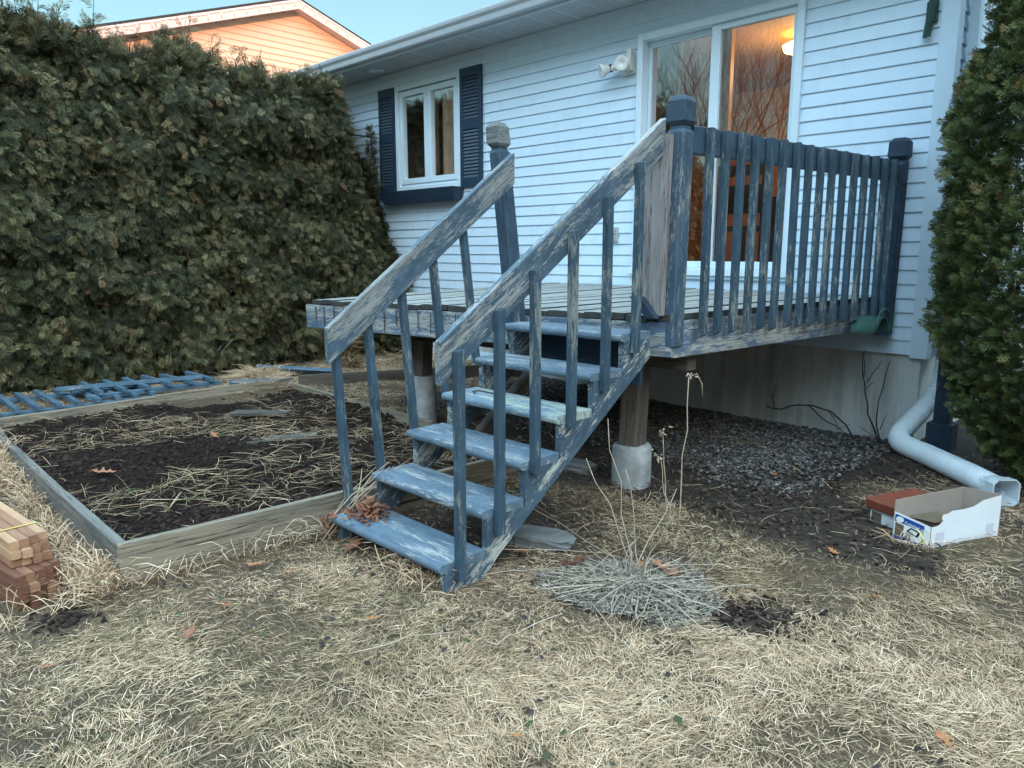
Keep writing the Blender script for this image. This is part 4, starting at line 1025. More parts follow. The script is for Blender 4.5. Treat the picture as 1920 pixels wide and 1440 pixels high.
# ------------------------------------------------------------------ bare shrubs by the foundation
def shrub(name, label, strands, base):
    t = thing(name, label, 'shrub', base, 'bare shrubs against the foundation'); m = MB()
    for pts, r0, r1 in strands:
        pts = [V3(p) for p in pts]; q = [pts[0]]
        for a, b in zip(pts[:-1], pts[1:]):
            for k in (1, 2): q.append(a + (b - a) * k / 2 + rng.normal(0, .004, 3))
        m.tube(q, list(np.linspace(r0, r1, len(q))), 5)
    m.build('twigs', 'twig', t)
Yt = 5.74
shrub('bare_shrub', 'bare upright twigs against the foundation beside the white pipe', [
    ([(-1.9, Yt, -.03), (-1.95, Yt, .10), (-2.0, Yt + .01, .20), (-2.035, Yt, .35), (-2.06, Yt, .5), (-2.09, Yt + .02, .66)], .008, .003),
    ([(-2.055, Yt, .48), (-2.065, Yt, .60), (-2.075, Yt + .02, .68)], .004, .002), ([(-2.03, Yt, .44), (-1.99, Yt, .52), (-1.945, Yt, .62)], .004, .002),
    ([(-2.03, Yt, .39), (-1.99, Yt, .45)], .003, .002),
    ([(-1.88, Yt, -.03), (-1.93, Yt - .01, .12), (-1.94, Yt, .24), (-1.92, Yt, .40), (-1.885, Yt, .62)], .007, .003), ([(-1.91, Yt, .10), (-1.87, Yt, .22)], .004, .002),
    ([(-1.86, Yt, -.03), (-1.92, Yt - .02, .03), (-2.05, Yt - .02, .10)], .004, .002)], (-1.9, Yt, 0))
shrub('bare_shrub', 'low arching bare branches trailing along the foundation under the deck edge', [
    ([(-1.86, Yt - .12, -.03), (-2.07, Yt - .05, .0), (-2.15, Yt - .02, .10), (-2.28, Yt, .18), (-2.42, Yt, .205), (-2.55, Yt, .19), (-2.68, Yt, .14), (-2.74, Yt, .13), (-2.80, Yt, .15)], .007, .005),
    ([(-2.45, Yt, .20), (-2.35, Yt, .12), (-2.22, Yt, .07), (-2.09, Yt, -.03)], .006, .003), ([(-2.74, Yt, .13), (-2.76, Yt, .24), (-2.74, Yt + .01, .33)], .004, .002),
    ([(-2.76, Yt, .22), (-2.72, Yt, .28)], .003, .0015), ([(-2.3, Yt, .18), (-2.24, Yt, .12), (-2.22, Yt, .05)], .004, .002), ([(-2.2, Yt, .06), (-2.12, Yt, .10)], .003, .0015)], (-2.3, Yt, 0))
# wispy brown bush at the hedge foot
t = thing('dead_bush', 'grey brown twiggy dead bush at the foot of the hedge', 'bush', (-8.0, 3.1, .12)); m = MB()
for k in range(46):
    a = rng.uniform(0, 6.28); l = rng.uniform(.25, .55); b = V3((-7.85 + rng.normal(0, .05), 3.1 + rng.normal(0, .09), .12))
    m.tube([b, b + V3((.10 * math.cos(a) + .05, .12 * math.sin(a), l * .5)), b + V3((.22 * math.cos(a) + .03, .24 * math.sin(a) + .1, l))], [.004, .003, .0015], 4)
m.build('twigs', 'stalk', t)
t = thing('dead_fern', 'upright tuft of orange brown dead fern between hedge and deck', 'fern', (-6.9, 4.35, .13))
n = 700; an = rng.uniform(0, 6.28, n); rr = rng.uniform(0, .10, n); x = -6.95 + rr * np.cos(an); y = 4.4 + rr * np.sin(an)
M['fern'] = tintmat('dead_fern', [(0, (.10, .06, .03)), (.6, (.26, .17, .09)), (1, (.42, .30, .18))])
blades('fronds', x, y, np.full(n, .14) + rng.uniform(0, .38, n), an, rng.uniform(.06, .16, n), rng.uniform(.004, .01, n), rng.uniform(-.4, .5, n), rng.normal(0, .8, n), rng.uniform(0, 1, n), 'fern', None, parent=t)
t = thing('grass_heap', 'small heap of pale cut grass by the far corner of the garden bed', 'grass heap', (-7.0, 3.4, .15))
n = 900; rr = np.abs(rng.normal(0, .13, n)); an = rng.uniform(0, 6.28, n); x = -7.05 + rr * np.cos(an); y = 3.42 + rr * np.sin(an)
blades('cut_grass', x, y, ground_z(x, y) + .10 * np.exp(-(rr / .12) ** 2) * rng.uniform(0, 1, n), an, rng.uniform(.1, .3, n), rng.uniform(.003, .005, n), rng.uniform(0, .3, n), rng.normal(0, 1, n), rng.uniform(.45, .9, n), 'straw', None, parent=t)

# ------------------------------------------------------------------ oak leaves
def leaf_mesh(seed, lobes=True):
    r_ = random.Random(seed); L = .075
    half = [(0, .0), (.10, .10), (.18, .26), (.24, .11), (.34, .13), (.42, .42), (.5, .17), (.6, .18), (.7, .38), (.76, .16), (.86, .14), (1.0, .0)]
    if not lobes: half = [(0, 0), (.15, .16), (.35, .27), (.6, .26), (.8, .15), (1, 0)]
    fold = r_.uniform(.15, .6); curl = r_.uniform(-.5, .7)
    vs = []; fs = []
    for (t, w) in half:
        w = w * r_.uniform(.85, 1.15)
        zc = curl * (t - .4) ** 2 * .09
        vs += [((t - .5) * L * 1.35, w * L * 1.05, zc + fold * w * L * .8 + r_.uniform(-.004, .004)), ((t - .5) * L * 1.35, 0, zc), ((t - .5) * L * 1.35, -w * L * 1.05, zc + fold * w * L * .8 + r_.uniform(-.004, .004))]
    k = len(half)
    for i in range(k - 1):
        fs += [(3 * i, 3 * i + 3, 3 * i + 4, 3 * i + 1), (3 * i + 1, 3 * i + 4, 3 * i + 5, 3 * i + 2)]
    b = len(vs); vs += [(-.5 * L * 1.35, .002, .002), (-.5 * L * 1.35, -.002, .002), (-.5 * L * 1.35 - .02, 0, .006)]; fs.append((b, b + 1, b + 2))
    me = bpy.data.meshes.new('oak_leaf'); me.from_pydata(vs, [], fs); return me
leaf_spots = [(-3.59, .84, 1.2, .5, 'large dull brown oak leaf by the corner of the garden bed'), (-3.01, 1.39, 1.1, .85, 'pinkish orange oak leaf alone on the grass before the bed front'),
    (-2.60, .93, 1.0, .6, 'brown curled oak leaf on the open lawn left of centre'), (-2.89, 1.81, 1.1, .3, 'dark red oak leaf under the lowest tread at its left end'), (-1.83, 2.62, .8, 1.0, 'small orange oak leaf behind the dead plant, beside a larger one'),
    (-1.74, 2.66, 1.5, .8, 'large tan oak leaf with pointed lobes on top of the dead plant'), (-1.66, 2.62, 1.1, .6, 'tan oak leaf overlapping the right edge of the dead plant'), (-2.27, 2.62, 1.1, .1, 'dark maroon leaf beside the stone slab'),
    (-2.05, 2.42, 1.3, .15, 'maroon leaf left of the dead plant, by the stair foot'), (-2.30, 2.36, 1.0, .3, 'small brown leaf against the stringer foot'), (-2.73, 1.13, .7, .5, 'small brown leaf near the tall side of the bed front'),
    (-2.84, 1.45, .5, 1.0, 'tiny orange leaf scrap above the lone pinkish leaf'), (-2.24, 1.48, .6, 1.0, 'small bright orange leaf on the lawn between stairs and camera'), (-2.05, 4.35, .8, .95, 'pale orange leaf on the bare soil near the gravel'),
    (-1.27, 3.35, .6, 1.0, 'small orange leaf on the lawn near the torn box'), (-.96, 2.99, .6, .9, 'orange leaf on the lawn in front of the torn box'), (-.50, 2.24, .7, 1.0, 'orange leaf nearest the bottom right of the photo'),
    (-2.71, .51, .6, .8, 'orange leaf scrap near the lumber at the left'), (-1.36, 1.37, .5, 1.0, 'tiny orange scrap at the bottom middle of the lawn'), (-3.30, 1.62, .6, .5, 'brown leaf lodged against the bed front'),
    (-4.6, 1.25, 1.3, .72, 'pinkish brown curled leaf on the bed soil near its left corner'), (-4.95, 2.05, 1.0, .95, 'pale leaf on the dark soil in the middle of the bed')]
for i, (x, y, sc, tn, lb) in enumerate(leaf_spots):
    me = leaf_mesh(i); a = me.attributes.new('tint', 'FLOAT', 'POINT'); a.data.foreach_set('value', [min(1, max(0, tn + random.uniform(-.06, .06))) for _ in me.vertices]); me.materials.append(M['leaf'])
    o = bpy.data.objects.new('oak_leaf', me); COL.objects.link(o)
    zz = (float(soil_z(np.array([x]), np.array([y]))[0]) if inside_bed(np.array([x]), np.array([y]))[0] else gz(x, y)) + .028
    o.location = (x, y, zz); o.scale = (sc,) * 3; o.rotation_euler = (rng.uniform(-.25, .25), rng.uniform(-.25, .25), rng.uniform(0, 6.28)); tag(o, lb, 'leaf', 'oak leaves fallen on the yard')
# leaf pile on the bottom tread
pts = []; n = 190
t = thing('leaf_pile', 'heap of curled reddish brown dry leaves on the left end of the bottom tread', 'leaf pile', (-3.0, 1.95, Z0))
x = np.clip(rng.normal(-2.97, .055, n), -3.12, -2.82); y = rng.normal(1.955, .045, n); n = len(x)
hh = .05 * np.exp(-((x + 2.98) / .09) ** 2 - ((y - 1.97) / .07) ** 2)
blades('curled_leaves', x, y, Z0 + .004 + hh * rng.uniform(.2, 1, n), rng.uniform(0, 6.28, n), rng.uniform(.025, .06, n), rng.uniform(.008, .018, n), rng.uniform(.0, .6, n), rng.normal(0, 1.6, n), np.clip(rng.normal(.40, .16, n), 0, .8), 'leaf', None, segs=3, parent=t)
n = 90; x = -3.115 + rng.uniform(-.03, .03, n); y = 1.86 + rng.normal(0, .04, n)
blades('hanging_leaves', x, y, rng.uniform(.03, .14, n), rng.uniform(0, 6.28, n), rng.uniform(.03, .07, n), rng.uniform(.006, .014, n), rng.uniform(-.4, .4, n), rng.normal(0, 1.4, n), np.clip(rng.normal(.4, .16, n), 0, .8), 'leaf', None, segs=3, parent=t)
# long straws draped over the bed edge to the second tread
t = thing('straw_tuft', 'long pale straws bent over the bed front and the second tread', 'straw', (-3.05, 1.8, .05)); m = MB()
for k in range(26):
    b = V3((-3.10 + rng.normal(0, .03), 1.80 + rng.normal(0, .05), .02)); e = V3((-3.05 + rng.normal(.0, .06), 2.06 + rng.uniform(-.12, .2), .30 + rng.uniform(-.14, .05)))
    if k > 12: e = V3((-3.10 + rng.normal(0, .06), 1.7 + rng.normal(0, .12), .06 + rng.uniform(0, .08)))
    m.tube(bend(b, e, 4, .012, .03), [.0032, .003, .003, .0025, .0018], 4)
m.build('straws', 'stalk', t)

# ------------------------------------------------------------------ stones, planks
def rock(name, c, sx, sy, sz, rz, label, mat='slab'):
    bm = bmesh.new(); bmesh.ops.create_cube(bm, size=1)
    bmesh.ops.subdivide_edges(bm, edges=bm.edges, cuts=3, use_grid_fill=True)
    for v in bm.verts:
        d = v.co.copy(); v.co *= (1 - .18 * (abs(d.x * d.y) * 4 > .6)); v.co += Vector(rng.normal(0, .018, 3))
        v.co = Vector((v.co.x * sx, v.co.y * sy, v.co.z * sz))
    me = bpy.data.meshes.new(name); bm.to_mesh(me); bm.free(); me.materials.append(M[mat])
    a = me.attributes.new('lc', 'FLOAT_VECTOR', 'POINT'); a.data.foreach_set('vector', np.array([v.co[:] for v in me.vertices], np.float32).ravel())
    o = bpy.data.objects.new(name, me); COL.objects.link(o); o.location = c; o.rotation_euler = (0, 0, rz)
    return tag(o, label, 'stone', 'flat stones by the stairs')
rock('stone_slab', (-2.36, 2.52, .03), .34, .17, .05, .35, 'grey flat stone slab sticking out beside the stair foot')
rock('stone_slab', (-3.02, 3.58, .03), .26, .16, .06, .2, 'grey flat stone on the gravel between stairs and concrete pier')
mb = MB(); mb.beam((-4.9, 1.82, .118), (-4.6, 2.62, .128), .15, .03, (1, 0, .05), ch=.004); o = mb.build('plank', 'plank'); tag(o, 'grey plank lying in the middle of the garden bed soil', 'plank', 'planks lying in the garden bed')
mb = MB(); mb.beam((-5.65, 2.5, .145), (-5.35, 2.82, .145), .17, .03, (1, 0, .05), ch=.004); o = mb.build('plank', 'plank'); tag(o, 'short grey plank lying at the far side of the garden bed soil', 'plank', 'planks lying in the garden bed')

# ------------------------------------------------------------------ old railing sections behind the bed
def section(label, a0, a1, b0, b1, slats, z, over):
    """two rails a and b (world xy ends) with slats across"""
    c = (V3((*a0, 0)) + V3((*b1, 0))) / 2
    t = thing('railing_section', label, 'railing', (c[0], c[1], z), 'old blue railing pieces on the grass')
    for q0, q1 in ((a0, a1), (b0, b1)):
        m = MB(); m.beam((*q0, z + .02), (*q1, z + .02), .075, .038, (0, 0, .3) if False else np.cross((q1[0] - q0[0], q1[1] - q0[1], 0), (0, 0, 1)), ch=.003); m.build('rail', 'fence', t)
    for k in range(slats):
        u = (k + .5) / slats; p = V3((*a0, 0)) + (V3((*a1, 0)) - V3((*a0, 0))) * u; q = V3((*b0, 0)) + (V3((*b1, 0)) - V3((*b0, 0))) * u
        d = q - p; p2 = p - d * over; q2 = q + d * over + rng.normal(0, .02, 3) * V3((1, 1, 0))
        p2[2] = z + .058 + rng.uniform(-.004, .008); q2[2] = z + .058 + rng.uniform(-.004, .008)
        m = MB(); m.beam(p2, q2, .04, .038, np.cross(d, V3((0, 0, 1))), ch=.003); m.build('slat', 'fence', t)
section('longer old blue railing section lying flat on the grass behind the garden bed', (-6.68, .75), (-6.62, 2.30), (-7.38, .75), (-7.22, 2.35), 11, .15, .12)
section('shorter old blue railing section lying on top of the longer one', (-6.72, 1.75), (-6.70, 2.85), (-7.15, 1.75), (-7.12, 2.85), 6, .20, .18)
mb = MB(); mb.beam((-6.98, 1.6, .275), (-6.76, 2.72, .275), .09, .038, (1, 0, .2), ch=.003); o = mb.build('loose_rail', 'fence'); tag(o, 'loose blue rail lying diagonally on top of the old railing sections', 'board', 'loose blue boards behind the bed')
mb = MB(); mb.beam((-7.3, 3.55, .19), (-6.42, 3.95, .20), .16, .038, (.2, -.6, .5), ch=.003); o = mb.build('loose_board', 'fence'); tag(o, 'wide pale blue board leaning at the far corner of the garden bed', 'board', 'loose blue boards behind the bed')
mb = MB(); mb.beam((-6.85, 3.02, .18), (-6.55, 3.42, .19), .10, .038, (1, 0, .2), ch=.003); o = mb.build('loose_board', 'fence'); tag(o, 'short blue board lying behind the far edge of the garden bed', 'board', 'loose blue boards behind the bed')

# ------------------------------------------------------------------ lumber bundles
def bundle(label, base, cols, rows, size, ang, length, mats, skip=(), strapx=(.16,), topm=None):
    t = thing('lumber_bundle', label, 'lumber', base, 'strapped lumber bundles at the lower left')
    d = V3((-math.cos(ang), -math.sin(ang), 0)); s_ = V3((math.sin(ang), -math.cos(ang), 0)) * -1
    for r_ in range(rows):
        for c in range(cols):
            if (r_, c) in skip: continue
            off = d * rng.uniform(-.025, .03) + d * (.010 * c)
            p0 = V3(base) + s_ * (c + .5) * size + V3((0, 0, (r_ + .5) * size)) + off
            m = MB(); m.beam(p0, p0 + d * length, size - .0015, size - .0015, (0, 0, 1), ch=.003)
            m.build('board', mats[(r_ * 7 + c * 3 + (r_ * c) % 2) % len(mats)] if r_ < rows - 1 else (topm or mats)[c % len(topm or mats)], t)
    for sx in strapx:
        m = MB(); w = cols * size; h = rows * size; e = .003
        q = [V3(base) + d * sx + s_ * a + V3((0, 0, b)) for a, b in ((-e, -e), (w + e, -e), (w + e, h + e), (-e, h + e))]
        dn = d * .012
        vs = q + [p + dn for p in q]; m.add(vs, [(k, (k + 1) % 4, 4 + (k + 1) % 4, 4 + k) for k in range(4)])
        m.build('strap', 'strap', t)
    return t, d, s_
bundle('lower bundle of dark reddish brown lumber resting on the grass', (-3.27, .55, .012), 5, 4, .036, R(9), 2.4, ['lumber3', 'lumber', 'lumber3', 'lumber3'], (), (.30,))
bundle('upper bundle of lighter tan brown lumber strapped in yellow on top of the dark one', (-3.37, .555, .158), 4, 3, .037, R(5), 2.4, ['lumber', 'lumber', 'lumber', 'lumber2'], (), (.17,), ['lumber2', 'lumber', 'lumber', 'lumber2'])
mb = MB(); mb.quad((-3.47, .565, .1585), (-3.515, .56, .1585), (-3.52, .595, .1585), (-3.475, .60, .1585)); o = mb.build('paper_tag', 'labelwhite'); tag(o, 'small white paper tag stapled to the dark lumber bundle', 'tag')

# ------------------------------------------------------------------ downspout hose, navy post
hose = thing('drain_pipe', 'white corrugated drain pipe curving from the house corner along the ground', 'drain pipe', (-1.3, 5.2, 0))
path = [V3(p) for p in ((-1.60, 5.98, .66), (-1.605, 5.94, .46), (-1.64, 5.85, .32), (-1.70, 5.74, .20), (-1.735, 5.63, .12), (-1.70, 5.53, .085), (-1.60, 5.44, .075), (-1.47, 5.33, .075), (-1.30, 5.17, .075), (-1.12, 5.00, .075), (-.97, 4.84, .075))]
def catmull(P_, n=12):
    out = []
    for i in range(len(P_) - 1):
        p0, p1, p2, p3 = P_[max(i - 1, 0)], P_[i], P_[i + 1], P_[min(i + 2, len(P_) - 1)]
        for k in range(n):
            t = k / n; out.append(.5 * ((2 * p1) + (-p0 + p2) * t + (2 * p0 - 5 * p1 + 4 * p2 - p3) * t * t + (-p0 + 3 * p1 - 3 * p2 + p3) * t ** 3))
    out.append(P_[-1]); return out
cp = catmull(path, 16); dist = np.concatenate([[0], np.cumsum([np.linalg.norm(cp[i + 1] - cp[i]) for i in range(len(cp) - 1)])])
fine = np.linspace(0, dist[-1], 420); P2 = [V3([np.interp(s_, dist, [q[k] for q in cp]) for k in range(3)]) for s_ in fine]
rad = [np.interp(s_, [0, .25, .5, dist[-1]], [.046, .052, .068, .068]) + .0035 * math.sin(s_ * 2 * math.pi / .021) for s_ in fine]
m = MB(); m.tube(P2, rad, 20, caps=False); m.build('hose', 'hose', hose)
m = MB()   # square outlet end
d = V3((.70, -.71, 0)); d /= np.linalg.norm(d); s_ = V3((.71, .70, 0)); e0 = V3((-.985, 4.855, .075))
def ring(c, w, h, n=16, sq=0.0):
    o = []
    for k in range(n):
        a = 2 * math.pi * k / n + math.pi / n; ca, sa = math.cos(a), math.sin(a); q = max(abs(ca), abs(sa)); f_ = (1 - sq) + sq / q
        o.append(c + s_ * ca * w * f_ + V3((0, 0, 1)) * sa * h * f_)
    return o
rings = [ring(e0, .07, .07), ring(e0 + d * .03, .071, .071, sq=.4), ring(e0 + d * .06, .072, .074, sq=.95), ring(e0 + d * .13, .076, .078, sq=1.0), ring(e0 + d * .13, .070, .072, sq=1.0), ring(e0 + d * .06, .066, .068, sq=.95), ring(e0 - d * .08, .06, .06)]
vs = [p for r_ in rings for p in r_]
m.add(vs, [(i * 16 + k, i * 16 + (k + 1) % 16, (i + 1) * 16 + (k + 1) % 16, (i + 1) * 16 + k) for i in range(6) for k in range(16)]); m.build('square_outlet', 'hose', hose)
m = MB(); c = V3((-1.70, 5.74, .20)); m.tube([V3((-1.69, 5.76, .225)), V3((-1.715, 5.70, .165))], .066, 18, caps=False); m.build('coupling', 'hose', hose)
npost = thing('navy_post', 'dark navy square post with wider foot behind the drain pipe', 'post', (-1.47, 5.66, 0))
mb = MB(); mb.box(-1.53, -1.43, 5.61, 5.71, .24, 1.35); mb.build('shaft', 'navy', npost, .004)
mb = MB(); mb.box(-1.56, -1.40, 5.58, 5.74, .05, .24); mb.build('foot', 'navy', npost, .006)

# ------------------------------------------------------------------ torn carton and tray
bx = thing('torn_carton', 'torn white carton with a blue and yellow printed end, lying open on the lawn', 'box', (-1.0, 4.0, 0))
ez = V3((0, 0, 1))
c0 = V3((-1.165, 3.80, .004)); c1 = V3((-.99, 3.80, .004)); 
ud = c1 - c0; ud[2] = 0; BW = .175; ux = V3((.94, -.05, 0)); ux = V3((math.cos(R(-4)), math.sin(R(-4)), 0)); vy = V3((math.cos(R(66)), math.sin(R(66)), 0)); BL_ = .46; BH = .215; tk = .004
def bp(u, v, w): return c0 + ux * u + vy * v + ez * w
# tall far side (brown inside), back end, torn near side, low front end
def sheet(pts_out, off, mi_out, mi_in, m):
    o = V3(off); k = len(pts_out); vs = [V3(p) for p in pts_out] + [V3(p) + o for p in pts_out]
    m.add(vs, [tuple(range(k))], None, mi_out); m.add(vs, [tuple(reversed(range(k, 2 * k)))] + [(i, (i + 1) % k, k + (i + 1) % k, k + i) for i in range(k)], None, mi_in)
m = MB()
sheet([bp(0, 0, 0), bp(0, BL_, 0), bp(0, BL_, BH), bp(0, .0, BH * .93)], ux * tk, 0, 1, m); m.build('far_side', ['carton', 'card'], bx)
m = MB()
sheet([bp(tk, BL_, 0), bp(BW, BL_, 0), bp(BW, BL_, BH), bp(tk, BL_, BH)], -vy * tk, 0, 1, m); m.build('back_end', ['carton', 'card'], bx)
m = MB()
top = [(BL_, BH), (.40, BH * .97), (.33, BH * .94), (.27, BH * .83), (.20, BH * .80), (.13, BH * .81), (.10, BH * .76), (.068, BH * .75), (.062, BH * .66), (.072, BH * .60), (.05, BH * .52), (.03, BH * .50), (.0, BH * .50)]
sheet([bp(BW, 0, 0)] + [bp(BW, a, b) for a, b in reversed(top)] + [bp(BW, BL_ - tk, 0)], -ux * tk, 0, 1, m); m.build('torn_side', ['carton', 'card'], bx)
m = MB()
sheet([bp(tk, 0, 0), bp(BW - tk, 0, 0), bp(BW - tk, 0, BH * .50), bp(tk, 0, BH * .66)], vy * tk, 0, 1, m); fr = m.build('front_end', ['carton', 'card'], bx)
m = MB(); sheet([bp(tk, tk, .004), bp(BW - tk, tk, .004), bp(BW - tk, BL_ - tk, .004), bp(tk, BL_ - tk, .004)], ez * .003, 1, 1, m); m.build('bottom', ['carton', 'card'], bx)
def on_front(pts, off, mat, name):
    m = MB(); q = [bp(.004 + a * (BW - .03), 0, 0) + ez * b * BH - vy * off for a, b in pts]; m.add(q, [tuple(range(len(q)))]); return m.build(name, mat, fr)
ft = lambda a: .64 - .14 * a       # sloping torn top edge
on_front([(.03, .03), (.97, .03), (.97, ft(.97) - .03), (.03, ft(.03) - .03)], .001, 'labelwhite', 'label')
on_front([(.03, ft(.03) - .19), (.97, ft(.97) - .16), (.97, ft(.97) - .02), (.03, ft(.03) - .02)], .0018, 'labelblue', 'label_band')
on_front([(.03, .03), (.97, .03), (.97, .075), (.03, .11)], .0018, 'labelblue', 'label_band')
on_front([(.90, .10), (.965, .08), (.965, .34), (.90, .35)], .0018, 'labelyellow', 'label_stripe')
on_front([(.05, .12), (.33, .11), (.33, .38), (.05, .42)], .0018, 'labelbrown', 'label_picture')
on_front([(.42, .27), (.56, .37), (.88, .31), (.78, .17)], .0024, 'black', 'label_lamp'); on_front([(.50, .28), (.58, .335), (.79, .295), (.73, .215)], .003, 'labelwhite', 'label_lamp_lens')
for k in range(3): on_front([(.42, .135 + .035 * k), (.55, .125 + .035 * k), (.55, .145 + .035 * k), (.42, .155 + .035 * k)], .0024, 'black', 'label_line')
m = MB()
q = [bp(.004 + a * (BW - .03), 0, 0) + ez * b * BH - vy * .0024 for a, b in [(.19 + .13 * math.cos(k * math.pi / 6), .50 + .07 * math.sin(k * math.pi / 6)) for k in range(12)]]
m.add(q, [tuple(range(12))]); m.build('label_emblem', 'labelwhite', fr)
def text3(body, p, xdir, up, size, mat, parent, name='lettering'):
    cu = bpy.data.curves.new(name, 'FONT'); cu.body = body; cu.size = size; cu.extrude = 0.0002; cu.align_x = 'LEFT'
    o = bpy.data.objects.new(name, cu); COL.objects.link(o); cu.materials.append(M[mat])
    X = Vector(xdir).normalized(); U = Vector(up); U = (U - X * U.dot(X)).normalized(); N = X.cross(U)
    me = bpy.data.meshes.new_from_object(o.evaluated_get(bpy.context.evaluated_depsgraph_get())); bpy.data.objects.remove(o)
    o = bpy.data.objects.new(name, me); COL.objects.link(o)
    mat4 = Matrix((X, U, N)).transposed().to_4x4(); mat4.translation = Vector(p) - root_loc(parent); o.parent = parent; o.matrix_local = mat4
text3('PLANCAP 44', bp(.054, 0, BH * .435) - vy * .003, ux + ez * (-.17 * BH / BW), ez, .0165, 'labelwhite', fr)
text3('SOLAR CAP', bp(.075, 0, BH * .385) - vy * .003, ux + ez * (-.17 * BH / BW), ez, .0095, 'labelwhite', fr)
e = ux * .0012
for a, b in ((.03, .085), (.37, .42)):
    m = MB(); m.add([bp(BW, a, .0) + e, bp(BW, b, .0) + e, bp(BW, b, .075) + e, bp(BW, a, .075) + e], [(0, 1, 2, 3)]); m.build('tape', 'tape', bx)
m = MB()
for k in range(4):
    p = bp(.02 + .002 * k, .05, .075 + .004 * k); q = [p, p + ux * .13, p + ux * .13 + vy * .2, p + vy * .2]; m.add([V3(a) + ez * (.01 * k) for a in q], [(0, 1, 2, 3)])
o = m.build('folded_leaflets', 'labelbrown'); tag(o, 'folded dark printed leaflets inside the torn carton', 'paper')
# second carton with the brown tray on it
bx2 = thing('small_carton', 'low printed carton half hidden behind the torn white carton', 'box', (-1.25, 4.15, 0))
b0 = V3((-1.335, 3.975, .004)); m = MB()
u2 = V3((.94, -.33, 0)); u2 /= np.linalg.norm(u2); v2 = V3((.33, .94, 0)); v2 /= np.linalg.norm(v2)
q = [b0, b0 + u2 * .17, b0 + u2 * .17 + v2 * .3, b0 + v2 * .3]; m.add([p for p in q] + [p + ez * .075 for p in q], [(0, 1, 5, 4), (1, 2, 6, 5), (2, 3, 7, 6), (3, 0, 4, 7), (4, 5, 6, 7)]); m.build('body', 'carton', bx2, .003)
m = MB(); m.add([b0 + u2 * .01 - v2 * .001 + ez * .008, b0 + u2 * .07 - v2 * .001 + ez * .008, b0 + u2 * .07 - v2 * .001 + ez * .06, b0 + u2 * .01 - v2 * .001 + ez * .06], [(0, 1, 2, 3)]); m.build('label', 'labelbrown', bx2)
tr = thing('brown_tray', 'reddish brown plastic tray resting on the low carton', 'tray', (-1.25, 4.15, .08))
m = MB(); t0 = b0 + V3((-.015, -.02, .078))
def rr_(inset, z):
    a = t0 + u2 * inset + v2 * inset; b = t0 + u2 * (.20 - inset) + v2 * inset; c = t0 + u2 * (.20 - inset) + v2 * (.36 - inset); d_ = t0 + u2 * inset + v2 * (.36 - inset)
    return [p + ez * z for p in (a, b, c, d_)]
vs = rr_(.0, .0) + rr_(-.006, .045) + rr_(.0, .055) + rr_(.014, .055) + rr_(.024, .038)
m.add(vs, [(i * 4 + k, i * 4 + (k + 1) % 4, (i + 1) * 4 + (k + 1) % 4, (i + 1) * 4 + k) for i in range(4) for k in range(4)] + [(16, 17, 18, 19), (3, 2, 1, 0)]); m.build('tray_body', 'terracotta', tr, .004)

# ------------------------------------------------------------------ cedar foliage
def frond(seed, nb=8, L=.16, droop=.35, w0=.0046, w1=.0036, sub=2):
    """flat scale-leaf spray: stem plus alternate side branchlets, all in one plane. returns verts (k,3), quads"""
    r_ = random.Random(seed); V_ = []; F_ = []
    def leaf(p, a, l, w):
        ca, sa = math.cos(a), math.sin(a); b = len(V_)
        zt = r_.uniform(-.012, .012)
        V_.extend([(p[0], p[1], 0), (p[0] + ca * l * .45 - sa * w, p[1] + sa * l * .45 + ca * w, zt * .4), (p[0] + ca * l, p[1] + sa * l, zt - droop * l * .25), (p[0] + ca * l * .45 + sa * w, p[1] + sa * l * .45 - ca * w, zt * .4)])
        F_.append((b, b + 1, b + 2, b + 3))
    for i in range(nb):
        t = (i + .6) / nb; x = t * L * .85; env = math.sin(math.pi * (.22 + .70 * t)) ** .8
        for sgn in (1, -1):
            l = L * .50 * env * r_.uniform(.75, 1.2); a = sgn * r_.uniform(.62, .95)
            leaf((x, 0), a, l, w0); 
            for q in (.42, .72)[:sub]:
                leaf((x + math.cos(a) * l * q, math.sin(a) * l * q), a - sgn * r_.uniform(.35, .75), l * .42, w1)
    leaf((0, 0), 0, L, .004)
    v = np.array(V_); v[:, 2] -= droop * (v[:, 0] ** 2) / L * .9
    return v, np.array(F_)
FR_ = [frond(k, 7, .15, .5, .0036, .003, 1) for k in range(6)]
FR_FINE = [frond(20 + k, 7, .095, .1, .0034, .0026, 1) for k in range(6)]
def place_fronds(name, pos, out, upmix, size, tint, mat, lib, parent, tiplight=.25):
    """pos (n,3), out (n,3) tip directions; frond plane rolls at random about the tip axis"""
    allv = []; allf = []; allt = []; base = 0
    n = len(pos); pick = rng.integers(0, len(lib), n)
    for k, (v, f) in enumerate(lib):
        ix = np.where(pick == k)[0]
        if not len(ix): continue
        X = out[ix]; X = X / np.linalg.norm(X, axis=1)[:, None]
        ref = upmix[ix]; Yv = np.cross(ref, X); Yv /= np.linalg.norm(Yv, axis=1)[:, None] + 1e-9; Zv = np.cross(X, Yv)
        p = v[None, :, 0:1] * X[:, None] + v[None, :, 1:2] * Yv[:, None] + v[None, :, 2:3] * Zv[:, None]
        p = p * size[ix][:, None, None] + pos[ix][:, None]
        allv.append(p.reshape(-1, 3)); allf.append((f[None] + (np.arange(len(ix)) * len(v))[:, None, None]).reshape(-1, 4) + base)
        tt = tint[ix][:, None] + tiplight * (v[None, :, 0] / v[:, 0].max() - .4)
        allt.append(np.clip(tt, 0, 1).ravel()); base += len(ix) * len(v)
    return fast_mesh(name, np.concatenate(allv), np.concatenate(allf), mat, np.concatenate(allt), parent)

